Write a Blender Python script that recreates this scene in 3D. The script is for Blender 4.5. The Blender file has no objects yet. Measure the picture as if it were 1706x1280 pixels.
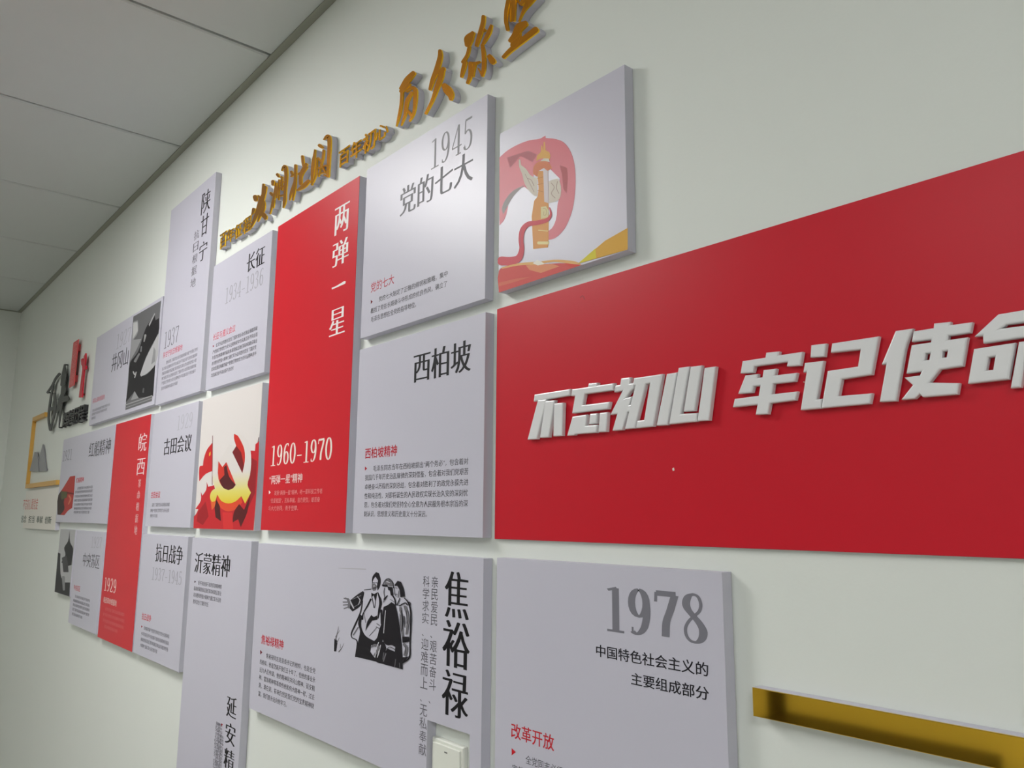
import bpy, math, random
from mathutils import Vector, Matrix

# ---------------------------------------------------------------- camera, light, exposure
SC = 0.8                      # metres per calibration unit (camera to panel fronts)
CAM_Z = 1.5
FPX, YAW, PIT, ROL = 1346.1, -0.869543, 0.165273, 0.00773197
THK = 0.02258594              # panel thickness, calibration units
scene = bpy.context.scene
COL = scene.collection
cy_, sy_ = math.cos(YAW), math.sin(YAW)
cp_, sp_ = math.cos(PIT), math.sin(PIT)
cr_, sr_ = math.cos(ROL), math.sin(ROL)
FV = Vector((sy_ * cp_, cy_ * cp_, sp_))
R0 = Vector((cy_, -sy_, 0))
U0 = R0.cross(FV)
RV = R0 * cr_ + U0 * sr_
UV = U0 * cr_ - R0 * sr_
cam = bpy.data.cameras.new('camera')
cam.sensor_width = 36
cam.lens = FPX / 1706 * 36
cam.clip_start = 0.02
camo = bpy.data.objects.new('camera', cam)
COL.objects.link(camo)
camo.matrix_world = Matrix.Translation((0, 0, CAM_Z)) @ Matrix((RV, UV, -FV)).transposed().to_4x4()
scene.camera = camo

W = SC * (1 + THK)            # wall plane y
FR = SC                       # panel front plane y
CEIL = CAM_Z + 1.552 * SC
XL, XR, YB = -7.12 * SC, 3.2, -2.6

world = bpy.data.worlds.new('world')
scene.world = world
world.use_nodes = True
world.node_tree.nodes['Background'].inputs[0].default_value = (0.8, 0.9, 1, 1)
world.node_tree.nodes['Background'].inputs[1].default_value = 0.25
scene.view_settings.view_transform = 'Standard'
scene.view_settings.look = 'None'
scene.view_settings.gamma = 1
scene.view_settings.use_curve_mapping = False
scene.view_settings.exposure = 0.13
LAMPS = [(-2.35, -0.42, 32, (1.0, 0.985, 0.975)), (1.6, -1.2, 31, (0.96, 0.98, 1.0)), (-1.0, -2.0, 17, (0.97, 0.98, 1.0)), (-4.6, -2.0, 10, (1, 1, .97))]   # ceiling panels: x, y, watts, colour; last three are unseen, added as fill


def srgb(r, g, b, k=1.0):
    return tuple(((v / 255 / 12.92) if v / 255 <= 0.04045 else ((v / 255 + 0.055) / 1.055) ** 2.4) * k for v in (r, g, b)) + (1,)


# ---------------------------------------------------------------- photo pixel -> point on a real plane
def un(px, py, Y=FR):
    v = FV + RV * ((px - 853) / FPX) - UV * ((py - 640) / FPX)
    v = v * (Y / v.y)
    return v.x, v.z + CAM_Z


class F:                       # a reading frame: offset and zoom in which coordinates were measured
    def __init__(s, x0, y0, k, Y=FR):
        s.x0, s.y0, s.k, s.Y = x0, y0, k, Y

    def __call__(s, x, y):
        return un(s.x0 + x / s.k, s.y0 + y / s.k, s.Y)

    def at(s, Y):
        return F(s.x0, s.y0, s.k, Y)


# ---------------------------------------------------------------- materials
def mat(name, col, rough=0.5, metal=0.0, spec=0.5, bump=0.0, bscale=200, var=0.0, coat=0.0):
    m = bpy.data.materials.new(name)
    m.use_nodes = True
    nt = m.node_tree
    b = nt.nodes['Principled BSDF']
    b.inputs['Base Color'].default_value = col
    b.inputs['Roughness'].default_value = rough
    b.inputs['Metallic'].default_value = metal
    b.inputs['Specular IOR Level'].default_value = spec
    b.inputs['Coat Weight'].default_value = coat
    tc = nt.nodes.new('ShaderNodeTexCoord')
    if bump:
        n = nt.nodes.new('ShaderNodeTexNoise')
        n.inputs['Scale'].default_value = bscale
        n.inputs['Detail'].default_value = 3
        bp = nt.nodes.new('ShaderNodeBump')
        bp.inputs['Strength'].default_value = bump
        bp.inputs['Distance'].default_value = 0.001
        nt.links.new(tc.outputs['Object'], n.inputs['Vector'])
        nt.links.new(n.outputs['Fac'], bp.inputs['Height'])
        nt.links.new(bp.outputs['Normal'], b.inputs['Normal'])
    if var:
        n = nt.nodes.new('ShaderNodeTexNoise')
        n.inputs['Scale'].default_value = 3
        mx = nt.nodes.new('ShaderNodeMix')
        mx.data_type = 'RGBA'
        mx.inputs[6].default_value = col
        mx.inputs[7].default_value = tuple(c * (1 - var) for c in col[:3]) + (1,)
        nt.links.new(tc.outputs['Object'], n.inputs['Vector'])
        nt.links.new(n.outputs['Fac'], mx.inputs[0])
        nt.links.new(mx.outputs[2], b.inputs['Base Color'])
    return m


_ink = {}


def ink(r, g, b):
    k = (r, g, b)
    if k not in _ink:
        _ink[k] = mat('printed_ink', srgb(r, g, b), 0.5, spec=.25)
    return _ink[k]


def gradient_mat(name, stops, z0, z1, rough=0.45):
    """printed colour gradient running up the wall from world height z0 to z1"""
    m = bpy.data.materials.new(name)
    m.use_nodes = True
    nt = m.node_tree
    b = nt.nodes['Principled BSDF']
    b.inputs['Roughness'].default_value = rough
    g = nt.nodes.new('ShaderNodeNewGeometry')
    s = nt.nodes.new('ShaderNodeSeparateXYZ')
    mr = nt.nodes.new('ShaderNodeMapRange')
    mr.inputs[1].default_value = z0
    mr.inputs[2].default_value = z1
    cr = nt.nodes.new('ShaderNodeValToRGB')
    el = cr.color_ramp.elements
    while len(el) < len(stops):
        el.new(0.5)
    for e, (p, c) in zip(el, stops):
        e.position = p
        e.color = srgb(*c)
    nt.links.new(g.outputs['Position'], s.inputs[0])
    nt.links.new(s.outputs['Z'], mr.inputs[0])
    nt.links.new(mr.outputs[0], cr.inputs[0])
    nt.links.new(cr.outputs[0], b.inputs['Base Color'])
    return m


M_wall = mat('wall_paint', srgb(224, 228, 222), 0.6, bump=0.15, bscale=160, var=0.02)
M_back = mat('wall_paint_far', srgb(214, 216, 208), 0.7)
M_tile = mat('ceiling_board', srgb(206, 210, 208), 0.75, bump=0.1, bscale=300, var=0.03)
M_void = mat('ceiling_void', srgb(52, 52, 50), 0.9)
M_trim = mat('ceiling_angle_metal', srgb(150, 151, 138), 0.5)
M_floor = mat('floor_tile', srgb(170, 168, 160), 0.35, var=0.06)
M_foam = mat('pvc_foam_board', srgb(202, 200, 212), 0.55, bump=0.05)
M_face = mat('printed_white_vinyl', srgb(197, 195, 208), 0.36, bump=0.02, bscale=90)
M_red = mat('printed_red_vinyl', srgb(206, 22, 40), 0.34, spec=.22, bump=0.02, bscale=90)
M_ban = mat('printed_banner_red', srgb(200, 20, 40), 0.36, spec=.28, bump=0.02, bscale=90)
M_acr = mat('white_acrylic', srgb(226, 226, 227), 0.22)
M_gold = mat('gold_mirror_acrylic', srgb(236, 158, 42), 0.16, metal=1.0)
M_rim = mat('gold_cut_edge', srgb(255, 205, 50), 0.38, metal=1.0)
M_strip = mat('gold_mirror_strip', srgb(236, 190, 62), 0.05, metal=1.0)
M_gfr = mat('gold_frame_paint', srgb(222, 172, 84), 0.35, metal=0.3)
M_black = mat('black_acrylic', srgb(38, 38, 40), 0.35)
M_seal = mat('red_acrylic', srgb(205, 70, 72), 0.35)
M_torch = mat('deep_red_acrylic', srgb(190, 24, 48), 0.35)
M_grey = mat('grey_acrylic', srgb(140, 140, 144), 0.35)
M_sw = mat('switch_plastic', srgb(228, 230, 220), 0.3)
M_lampf = mat('lamp_frame', srgb(230, 230, 230), 0.4)


# ---------------------------------------------------------------- object helpers
def empty(name, loc, label=None, cat=None, group=None):
    o = bpy.data.objects.new(name, None)
    COL.objects.link(o)
    o.location = loc
    o.empty_display_size = 0.05
    tag(o, label, cat, group)
    return o


def tag(o, label=None, cat=None, group=None, kind=None):
    for k, v in (('label', label), ('category', cat), ('group', group), ('kind', kind)):
        if v:
            o[k] = v
    return o


_wl = {}


def wloc(o):
    v = Vector((0, 0, 0))
    while o:
        v = v + o.location
        o = o.parent
    return v


def obj(name, verts, faces, mats, parent=None, midx=None, origin=None, smooth=False):
    me = bpy.data.meshes.new(name)
    base = wloc(parent) if parent else Vector((0, 0, 0))
    if origin is None:
        origin = base
    origin = Vector(origin)
    me.from_pydata([tuple(Vector(v) - origin) for v in verts], [], faces)
    for m in (mats if isinstance(mats, (list, tuple)) else [mats]):
        me.materials.append(m)
    if midx:
        me.polygons.foreach_set('material_index', midx)
    if smooth:
        me.polygons.foreach_set('use_smooth', [True] * len(me.polygons))
    me.update()
    o = bpy.data.objects.new(name, me)
    COL.objects.link(o)
    o.location = origin - base
    if parent:
        o.parent = parent
    return o


class MB:
    def __init__(s):
        s.v, s.f, s.m = [], [], []

    def add(s, v, f, m=0):
        n = len(s.v)
        s.v += [tuple(a) for a in v]
        s.f += [tuple(i + n for i in q) for q in f]
        s.m += [m] * len(f)

    def box(s, x0, x1, y0, y1, z0, z1, m=0):
        v = [(x, y, z) for x in (x0, x1) for y in (y0, y1) for z in (z0, z1)]
        s.add(v, [(0, 1, 3, 2), (4, 6, 7, 5), (0, 4, 5, 1), (2, 3, 7, 6), (0, 2, 6, 4), (1, 5, 7, 3)], m)

    def bbox(s, x0, x1, y0, y1, z0, z1, b, m=0):
        """box with a chamfer round its front (low y) face"""
        r = lambda i, y: [(x0 + i, y, z0 + i), (x1 - i, y, z0 + i), (x1 - i, y, z1 - i), (x0 + i, y, z1 - i)]
        v = r(b, y0) + r(0, y0 + b) + r(0, y1)
        f = [(0, 1, 2, 3), (11, 10, 9, 8)]
        for k in (0, 4):
            for i in range(4):
                j = (i + 1) % 4
                f.append((k + i, k + 4 + i, k + 4 + j, k + j))
        s.add(v, f, m)

    def build(s, name, mats, parent=None, **kw):
        return obj(name, s.v, s.f, mats, parent, midx=s.m, **kw)


# ---------------------------------------------------------------- outlines through 2D curves
def curve_mesh(loops, extrude=0.0, bevel=0.0, bres=1):
    cu = bpy.data.curves.new('tmp', 'CURVE')
    cu.dimensions = '2D'
    cu.fill_mode = 'BOTH'
    cu.extrude = extrude
    cu.bevel_depth = bevel
    cu.bevel_resolution = bres
    cu.offset = -bevel
    for lp in loops:
        sp = cu.splines.new('POLY')
        sp.points.add(len(lp) - 1)
        for p, (x, y) in zip(sp.points, lp):
            p.co = (x, y, 0, 1)
        sp.use_cyclic_u = True
    o = bpy.data.objects.new('tmp', cu)
    me = o.to_mesh()
    v = [tuple(q.co) for q in me.vertices]
    f = [tuple(p.vertices) for p in me.polygons]
    o.to_mesh_clear()
    bpy.data.objects.remove(o)
    bpy.data.curves.remove(cu)
    return v, f


def to_wall(v, y):
    return [(a, y - c, b) for a, b, c in v]


def bez(p0, p1, p2, p3, n):
    out = []
    for i in range(n):
        t = i / n
        u = 1 - t
        out.append(tuple(u * u * u * p0[k] + 3 * u * u * t * p1[k] + 3 * u * t * t * p2[k] + t * t * t * p3[k] for k in (0, 1)))
    return out


_glyph = {}


def glyphs(s, res=3):
    if (s, res) in _glyph:
        return _glyph[(s, res)]
    c = bpy.data.curves.new('tmp', 'FONT')
    c.body = s
    o = bpy.data.objects.new('tmp', c)
    COL.objects.link(o)
    dg = bpy.context.evaluated_depsgraph_get()
    cc = o.to_curve(dg)
    loops = []
    for sp in cc.splines:
        P = sp.bezier_points
        lp = []
        n = len(P)
        for i in range(n):
            a, b = P[i], P[(i + 1) % n]
            p0, p3 = a.co.xy, b.co.xy
            h0, h1 = a.handle_right.xy, b.handle_left.xy
            d = (p3 - p0)
            straight = abs(d.x * (h0 - p0).y - d.y * (h0 - p0).x) + abs(d.x * (h1 - p0).y - d.y * (h1 - p0).x) < 2e-4
            lp += bez(p0, h0, h1, p3, 1 if straight else res)
        q = []
        for p in lp:
            if not q or abs(p[0] - q[-1][0]) + abs(p[1] - q[-1][1]) > 1e-4:
                q.append(p)
        if len(q) > 2:
            loops.append(q)
    o.to_curve_clear()
    bpy.data.objects.remove(o)
    bpy.data.curves.remove(c)
    _glyph[(s, res)] = loops
    return loops


def area(lp):
    return sum(lp[i][0] * lp[(i + 1) % len(lp)][1] - lp[(i + 1) % len(lp)][0] * lp[i][1] for i in range(len(lp))) / 2


def weight(loops, dx, dy):
    """embolden (or thin) outlines by dx sideways and dy up and down"""
    if not loops or (dx == 0 and dy == 0):
        return loops
    big = max(loops, key=lambda l: abs(area(l)))
    sg = 1 if area(big) > 0 else -1
    out = []
    for lp in loops:
        n = len(lp)
        q = []
        for i in range(n):
            a, b, c = lp[i - 1], lp[i], lp[(i + 1) % n]
            e1 = Vector((b[0] - a[0], b[1] - a[1])).normalized()
            e2 = Vector((c[0] - b[0], c[1] - b[1])).normalized()
            n1 = Vector((e1.y, -e1.x)) * sg
            n2 = Vector((e2.y, -e2.x)) * sg
            k = n1 + n2
            d = max(0.5, 1 + n1.dot(n2))
            k = k / d
            q.append((b[0] + k.x * dx, b[1] + k.y * dy))
        out.append(q)
    return out


# outline weight (sideways, up-down), then copies of the outline laid side by side to thicken strokes
STY = {'song': ((0, -.011), [(-.024, 0), (-.008, 0), (.008, 0), (.024, 0)]), 'sans': ((0, 0), [(0, 0)]),
       'bold': ((0, 0), [(-.014, -.01), (.014, -.01), (-.014, .01), (.014, .01)]), 'thin': ((0, 0), [(0, 0)]),
       'songl': ((0, -.011), [(-.010, 0), (.010, 0)]), 'heavy': ((.012, .012), [(0, 0)]), 'body': ((0, 0), [(-.008, 0), (.008, 0)]),
       'medium': ((0, 0), [(-.012, -.006), (.012, -.006), (-.012, .006), (.012, .006)])}


def shaped(s_, style, X0, X1, Z0, Z1, res=3):
    """the loops of a line of text, fitted to a rectangle, one set per laid copy"""
    (dx, dy), sh = STY[style]
    lp = fit(weight(glyphs(s_, res), dx, dy), X0, X1, Z0, Z1)
    src = glyphs(s_, res)
    wid = max(p[0] for l in src for p in l) - min(p[0] for l in src for p in l)
    hei = max(p[1] for l in src for p in l) - min(p[1] for l in src for p in l)
    kx, kz = (X1 - X0) / wid, (Z1 - Z0) / hei
    return [[[(x + a * kx, z + b * kz) for x, z in l] for l in lp] for a, b in sh]


def fit(loops, X0, X1, Z0, Z1):
    xs = [p[0] for l in loops for p in l]
    ys = [p[1] for l in loops for p in l]
    a, b, c, d = min(xs), max(xs), min(ys), max(ys)
    return [[(X0 + (x - a) / (b - a) * (X1 - X0), Z0 + (y - c) / (d - c) * (Z1 - Z0)) for x, y in l] for l in loops]


def box_of(fr, A, B):
    x0, z1 = fr(*A)
    x1, z0 = fr(*B)
    return x0, x1, z0, z1


PZ = 0.00018                    # ink layer height above its sheet


def text(parent, name, fr, lines, colour, style='sans', y=None, res=3):
    """flat lettering: each line = (string, A=(top-left), B=(bottom-right)) in reading frame fr"""
    small = 'body' in name
    mb = MB()
    for s, A, B in lines:
        if not small:
            mb = MB()
        x0, x1, z0, z1 = box_of(fr, A, B)
        zc, hh = (z0 + z1) / 2, (z1 - z0) / 2
        if small:
            hh = .0057
            if z1 < z0:
                zc, x1 = z1 - hh, x0 + len(s) * .0127
        elif name == 'subtitle_lettering' and len(s) > 3:
            hh = .0103
        elif name == 'title_lettering' and 1 < len(s) < 5:
            hh = max(hh, .0255)
        for k, lp in enumerate(shaped(s, style, x0, x1, zc - hh, zc + hh, res)):
            v, f = curve_mesh(lp)
            mb.add(to_wall(v, (fr.Y if y is None else y) - PZ - .000008 * k), f)
        if not small:
            mb.build(name, ink(*colour), parent)
    if small:
        mb.build(name, ink(*colour), parent)['kind'] = 'stuff'


def vtext(parent, name, fr, s, A, B, colour, style='sans', gap=0.12):
    """vertical column of characters between A and B"""
    x0, x1, z0, z1 = box_of(fr, A, B)
    n = len(s)
    h = (z1 - z0) / (n + gap * (n - 1))
    mb = MB()
    for i, ch in enumerate(s):
        zt = z1 - i * h * (1 + gap)
        for k, lp in enumerate(shaped(ch, style, x0, x1, zt - h, zt)):
            v, f = curve_mesh(lp)
            mb.add(to_wall(v, fr.Y - PZ - .000008 * k), f)
    return mb.build(name, ink(*colour), parent)


# ---------------------------------------------------------------- brush strokes
def smooth_path(pts, ws, n=5):
    if len(pts) == 2:
        return [(pts[0][0] + (pts[1][0] - pts[0][0]) * i / n, pts[0][1] + (pts[1][1] - pts[0][1]) * i / n, ws[0] + (ws[1] - ws[0]) * i / n) for i in range(n + 1)]
    P = [(*p, w) for p, w in zip(pts, ws)]
    P = [tuple(2 * a - b for a, b in zip(P[0], P[1]))] + P + [tuple(2 * a - b for a, b in zip(P[-1], P[-2]))]
    out = []
    for i in range(1, len(P) - 2):
        for k in range(n):
            t = k / n
            out.append(tuple(0.5 * (2 * P[i][j] + (P[i + 1][j] - P[i - 1][j]) * t + (2 * P[i - 1][j] - 5 * P[i][j] + 4 * P[i + 1][j] - P[i + 2][j]) * t * t
                                    + (3 * P[i][j] - P[i - 1][j] - 3 * P[i + 1][j] + P[i + 2][j]) * t ** 3) for j in (0, 1, 2)))
    out.append(P[-2])
    return out


def stroke_outline(pts, ws, n=4, cap=True, inset=0.0):
    """left and right rails of a brush stroke"""
    if not isinstance(ws, (list, tuple)):
        ws = [ws] * len(pts)
    S = smooth_path(pts, ws, n)
    if cap:
        def ext(a, b):
            d = Vector((a[0] - b[0], a[1] - b[1])).normalized()
            return [(a[0] + d.x * a[2] * .25, a[1] + d.y * a[2] * .25, a[2] * .86), (a[0] + d.x * a[2] * .42, a[1] + d.y * a[2] * .42, a[2] * .5)]
        S = ext(S[0], S[1])[::-1] + S + ext(S[-1], S[-2])
    L, R = [], []
    for i, (x, y, w) in enumerate(S):
        a, b = S[max(0, i - 1)], S[min(len(S) - 1, i + 1)]
        d = Vector((b[0] - a[0], b[1] - a[1]))
        if d.length < 1e-9:
            d = Vector((1, 0))
        d.normalize()
        h = max(w / 2 - inset, w * 0.2)
        L.append((x + d.y * h, y - d.x * h))
        R.append((x - d.y * h, y + d.x * h))
    return L, R


def flat_strip(mb, fr, pts, ws, y, m=0, cap=True):
    L, R = stroke_outline(pts, ws, cap=cap)
    v = [(fr(*p)[0], y, fr(*p)[1]) for a in zip(L, R) for p in a]
    f = [(2 * i, 2 * i + 1, 2 * i + 3, 2 * i + 2) for i in range(len(L) - 1)]
    mb.add(v, f, m)


def solid_strip(face, body, fr, pts, ws, y0, y1, bev, inset, sheet=0.003):
    """extruded brush stroke: mirrored face sheet with a cut rim, over a foam body"""
    Lo, Ro = stroke_outline(pts, ws)
    Li, Ri = stroke_outline(pts, ws, inset=inset)
    n = len(Lo)

    def ring(Lp, Rp, y):
        return [(fr(*p)[0], y, fr(*p)[1]) for p in Lp + Rp[::-1]]
    c = 2 * n
    rings = [ring(Li, Ri, y0), ring(Lo, Ro, y0 + bev), ring(Lo, Ro, y0 + sheet)]
    v = rings[0] + rings[1] + rings[2]
    front = [(i, i + 1, c - 2 - i, c - 1 - i) for i in range(n - 1)]
    face.add(v, front, 0)
    face.f.pop
    side = []
    for k in range(2):
        for i in range(c):
            j = (i + 1) % c
            side.append((k * c + i, (k + 1) * c + i, (k + 1) * c + j, k * c + j))
    base = len(face.v) - len(v)
    face.f += [tuple(a + base for a in q) for q in side]
    face.m += [1] * len(side)
    v2 = ring(Lo, Ro, y0 + sheet) + ring(Lo, Ro, y1)
    side2 = [(i, c + i, c + (i + 1) % c, (i + 1) % c) for i in range(c)]
    back = [(c + c - 1 - i, c + c - 2 - i, c + i + 1, c + i) for i in range(n - 1)]
    frontb = [(i, i + 1, c - 2 - i, c - 1 - i) for i in range(n - 1)]
    body.add(v2, side2 + back + frontb, 0)


# ---------------------------------------------------------------- didone numerals
def _ell(cx, cy, rx, ry, a0=90, a1=450, n=20):
    return [(cx + rx * math.cos(math.radians(a0 + (a1 - a0) * i / n)), cy + ry * math.sin(math.radians(a0 + (a1 - a0) * i / n))) for i in range(n + 1)]


DIG = {
    '1': [([(.27, .03), (.27, .95)], 1), ([(.30, .955), (.10, .90)], 1), ([(.08, .018), (.45, .018)], 1)],
    '0': [(_ell(.25, .5, .17, .465), 1)],
    '9': [(_ell(.24, .68, .15, .285), 1), ([(.39, .70), (.40, .52), (.385, .34), (.34, .17), (.26, .055), (.17, .025), (.10, .07)], 1), ([(.085, .10), (.125, .10)], 2)],
    '6': [(_ell(.26, .32, .15, .285), 1), ([(.11, .30), (.10, .48), (.115, .66), (.16, .83), (.24, .945), (.33, .975), (.40, .93)], 1), ([(.375, .90), (.415, .90)], 2)],
    '8': [([(.27, .975), (.17, .93), (.12, .80), (.14, .68), (.22, .57), (.33, .44), (.41, .29), (.40, .14), (.33, .045), (.25, .025)], 1), ([(.25, .975), (.34, .93), (.385, .79), (.36, .66), (.28, .56), (.17, .44), (.10, .29), (.11, .14), (.18, .045), (.27, .025)], 0)],
    '7': [([(.07, .93), (.45, .93)], 3), ([(.07, .95), (.06, .75)], 0), ([(.43, .91), (.34, .6), (.26, .35), (.24, .05)], 1)],
    '3': [([(.09, .84), (.15, .95), (.25, .975), (.34, .91), (.37, .76), (.32, .6), (.19, .53)], 1), ([(.19, .53), (.34, .47), (.40, .27), (.35, .09), (.23, .025), (.12, .05), (.07, .15)], 1), ([(.10, .83), (.12, .83)], 2), ([(.08, .16), (.10, .16)], 2)],
    '4': [([(.33, .96), (.05, .29)], 0), ([(.04, .27), (.48, .27)], 1), ([(.34, .03), (.34, .95)], 1), ([(.22, .018), (.45, .018)], 1)],
    '5': [([(.12, .95), (.41, .95)], 3), ([(.13, .95), (.11, .53)], 0), ([(.11, .53), (.22, .61), (.33, .55), (.39, .36), (.35, .12), (.23, .025), (.12, .05), (.08, .15)], 1), ([(.09, .16), (.11, .16)], 2)],
    '2': [([(.09, .8), (.14, .93), (.25, .975), (.35, .9), (.37, .72), (.28, .42), (.08, .06)], 1), ([(.07, .05), (.43, .05)], 3), ([(.43, .05), (.45, .2)], 0), ([(.10, .79), (.12, .79)], 2)],
    '-': [([(.08, .36), (.42, .36)], 1)],
}


def numerals(parent, name, fr, s, A, B, colour, thick=0.115, thin=0.04):
    X0, X1, Z0, Z1 = box_of(fr, A, B)
    mb = MB()
    adv = 0.52
    x = 0
    items = []
    for ch in s:
        for pts, kind in DIG[ch]:
            items.append(([(px + x, py) for px, py in pts], kind))
        x += adv if ch != '-' else 0.5
    Wd = x - 0.08
    sx, sz = (X1 - X0) / Wd, (Z1 - Z0)
    y = fr.Y - PZ
    for k, (pts, kind) in enumerate(items):
        tk, tn = {0: (thin * 1.2, thin), 1: (thick, thin), 2: (thick * .8, thick * .8), 3: (thin, thick * .75)}[kind]
        S = smooth_path(pts, [1] * len(pts), 4) if len(pts) > 2 and len(pts) < 15 else [(a, b, 1) for a, b in pts]
        v = []
        for i, (a, b, _) in enumerate(S):
            p, q = S[max(0, i - 1)], S[min(len(S) - 1, i + 1)]
            if len(S) > 15 and pts[0] != pts[-1] and (i == 0 or i == len(S) - 1) and abs(pts[0][0] - pts[-1][0]) < 1e-6 and abs(pts[0][1] - pts[-1][1]) < 1e-6:
                p, q = S[-2], S[1]
            d = Vector((q[0] - p[0], q[1] - p[1])).normalized()
            nx, ny = d.y, -d.x
            for sg in (1, -1):
                v.append((X0 + (a - .04 + sg * nx * tk / 2) * sx, y - 0.00002 * (k % 3), Z0 + (b + sg * ny * tn / 2) * sz))
        mb.add(v, [(2 * i, 2 * i + 1, 2 * i + 3, 2 * i + 2) for i in range(len(S) - 1)])
    return mb.build(name, ink(*colour), parent)


def soften(pts, n=3, corner=42):
    """round the gentle bends of a polygon, keep its sharp corners"""
    N_ = len(pts)
    if N_ < 7:
        return pts
    tan = []
    for i in range(N_):
        a, b_, c = Vector(pts[i - 1]), Vector(pts[i]), Vector(pts[(i + 1) % N_])
        e1, e2 = b_ - a, c - b_
        ang = math.degrees(abs(e1.angle(e2, 0))) if e1.length and e2.length else 180
        tan.append(None if ang > corner else (e1.normalized() + e2.normalized()).normalized())
    out = []
    for i in range(N_):
        j = (i + 1) % N_
        p0, p3 = Vector(pts[i]), Vector(pts[j])
        d = (p3 - p0).length / 3
        ti, tj = tan[i], tan[j]
        if ti is None and tj is None:
            out.append(tuple(p0))
            continue
        h0 = p0 + (ti * d if ti is not None else (p3 - p0) / 3)
        h1 = p3 - (tj * d if tj is not None else (p3 - p0) / 3)
        out += bez(p0, h0, h1, p3, n)
    return out


def art(parent, name, fr, items, y=None):
    """flat printed picture: polygons and strokes laid as ink layers"""
    mats, mb = [], MB()
    y = (fr.Y if y is None else y) - PZ
    for k, it in enumerate(items):
        m = it[0] if not isinstance(it[0], tuple) else ink(*it[0])
        if m not in mats:
            mats.append(m)
        mi = mats.index(m)
        yy = y - 0.000012 * k
        if len(it) == 3:
            flat_strip(mb, fr, it[1], it[2], yy, mi)
        else:
            v, f = curve_mesh([[fr(*p) for p in soften(it[1])]])
            mb.add(to_wall(v, yy), f, mi)
    return mb.build(name, mats, parent)


# ================================================================ the room
def struct(name, mb, mats, parent=None):
    o = mb.build(name, mats, parent)
    if not parent:
        o['kind'] = 'structure'
    return o


b = MB(); b.box(XL - .15, XR + .15, YB - .15, W + .15, -.12, 0); struct('floor', b, M_floor)
b = MB(); b.box(XL - .15, XR + .15, W, W + .15, 0, CEIL + .2); struct('wall_right', b, M_wall)
b = MB(); b.box(XL - .15, XL, YB, W, 0, CEIL + .2); struct('wall_far', b, M_wall)
b = MB(); b.box(XR, XR + .15, YB, W, 0, CEIL + .2); struct('wall_near', b, M_back)
b = MB(); b.box(XL - .15, XR + .15, YB - .15, YB, 0, CEIL + .2); struct('wall_left', b, M_back)
b = MB(); b.box(XL, XR, YB, W, CEIL + .06, CEIL + .18); ceil = struct('ceiling', b, M_void)
b = MB()
b.box(XL, XR, W - .021, W - .0005, CEIL - .004, CEIL - .001)
b.box(XL, XR, W - .003, W - .0005, CEIL - .001, CEIL + .02)
struct('trim_1', b, M_trim)
b = MB()
b.box(XL + .0005, XL + .021, YB, W - .022, CEIL - .004, CEIL - .001)
struct('trim_2', b, M_trim)
b = MB(); b.box(XL + .02, XR, W - .012, W, 0, .09); struct('baseboard_right', b, M_trim)
M_dark = mat('dark_wood', srgb(46, 36, 30), .4)
b = MB(); b.box(-2.70, -2.60, YB, YB + .03, 0, 2.1); b.box(-3.62, -3.52, YB, YB + .03, 0, 2.1); b.box(-3.52, -2.70, YB, YB + .03, 2.0, 2.1)
dr = struct('door_1', b, M_dark)  # unseen door, added so its dark jamb mirrors in the gold strip
b = MB(); b.box(-3.515, -2.705, YB + .002, YB + .02, .005, 1.995); b.build('door_leaf', mat('door_paint', srgb(205, 205, 198), .45), dr)
b = MB(); b.box(-2.80, -2.77, YB + .02, YB + .06, 1.0, 1.12); b.build('door_handle', M_trim, dr)
bn = empty('bench', (-2.1, YB + .3, 0), 'low dark bench added by the opposite wall, only mirrored in the gold strip', 'bench')  # unseen bench, added and sized for the strip's dark lower reflection
b = MB(); b.bbox(-2.56, -1.5, YB + .06, YB + .42, .40, .48, .005); b.build('seat', M_dark, bn)
for x_ in (-2.54, -1.58):
    for y_ in (YB + .08, YB + .34):
        b = MB(); b.box(x_, x_ + .06, y_, y_ + .06, 0, .40); b.build('leg', M_dark, bn)
TS = 0.9105 * SC
tx0 = -2.476 * SC
lamp_cells = {}
xs = [tx0 + TS * k for k in range(-5, 8)]
xs[0] = XL + .002
xs = [x for x in xs if x < XR] + [XR - .002]
ys = [W - .003 - TS * k for k in range(0, 6)]
ys = [y for y in ys if y > YB] + [YB + .002]
tile_me = None
for i in range(len(xs) - 1):
    for j in range(len(ys) - 1):
        x0, x1, y1, y0 = xs[i] + .0062, xs[i + 1] - .0062, ys[j] - .0062, ys[j + 1] + .0062
        cell = False
        for L in LAMPS:
            if x0 < L[0] < x1 and y0 < L[1] < y1:
                lamp_cells[L] = (x0, x1, y0, y1)
                cell = True
        if cell:
            continue
        mb = MB()
        c = .004
        lo = [(x0 + c, y0 + c, CEIL), (x1 - c, y0 + c, CEIL), (x1 - c, y1 - c, CEIL), (x0 + c, y1 - c, CEIL)]
        md = [(x0, y0, CEIL + c), (x1, y0, CEIL + c), (x1, y1, CEIL + c), (x0, y1, CEIL + c)]
        up = [(x, y, CEIL + .016) for x, y, z in md]
        f = [(3, 2, 1, 0), (8, 9, 10, 11)]
        for k in (0, 4):
            for a in range(4):
                q = (a + 1) % 4
                f.append((k + a, k + q, k + 4 + q, k + 4 + a))
        mb.add(lo + md + up, f)
        mb.build('ceiling_tile', M_tile, ceil, origin=((x0 + x1) / 2, (y0 + y1) / 2, CEIL))
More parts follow.
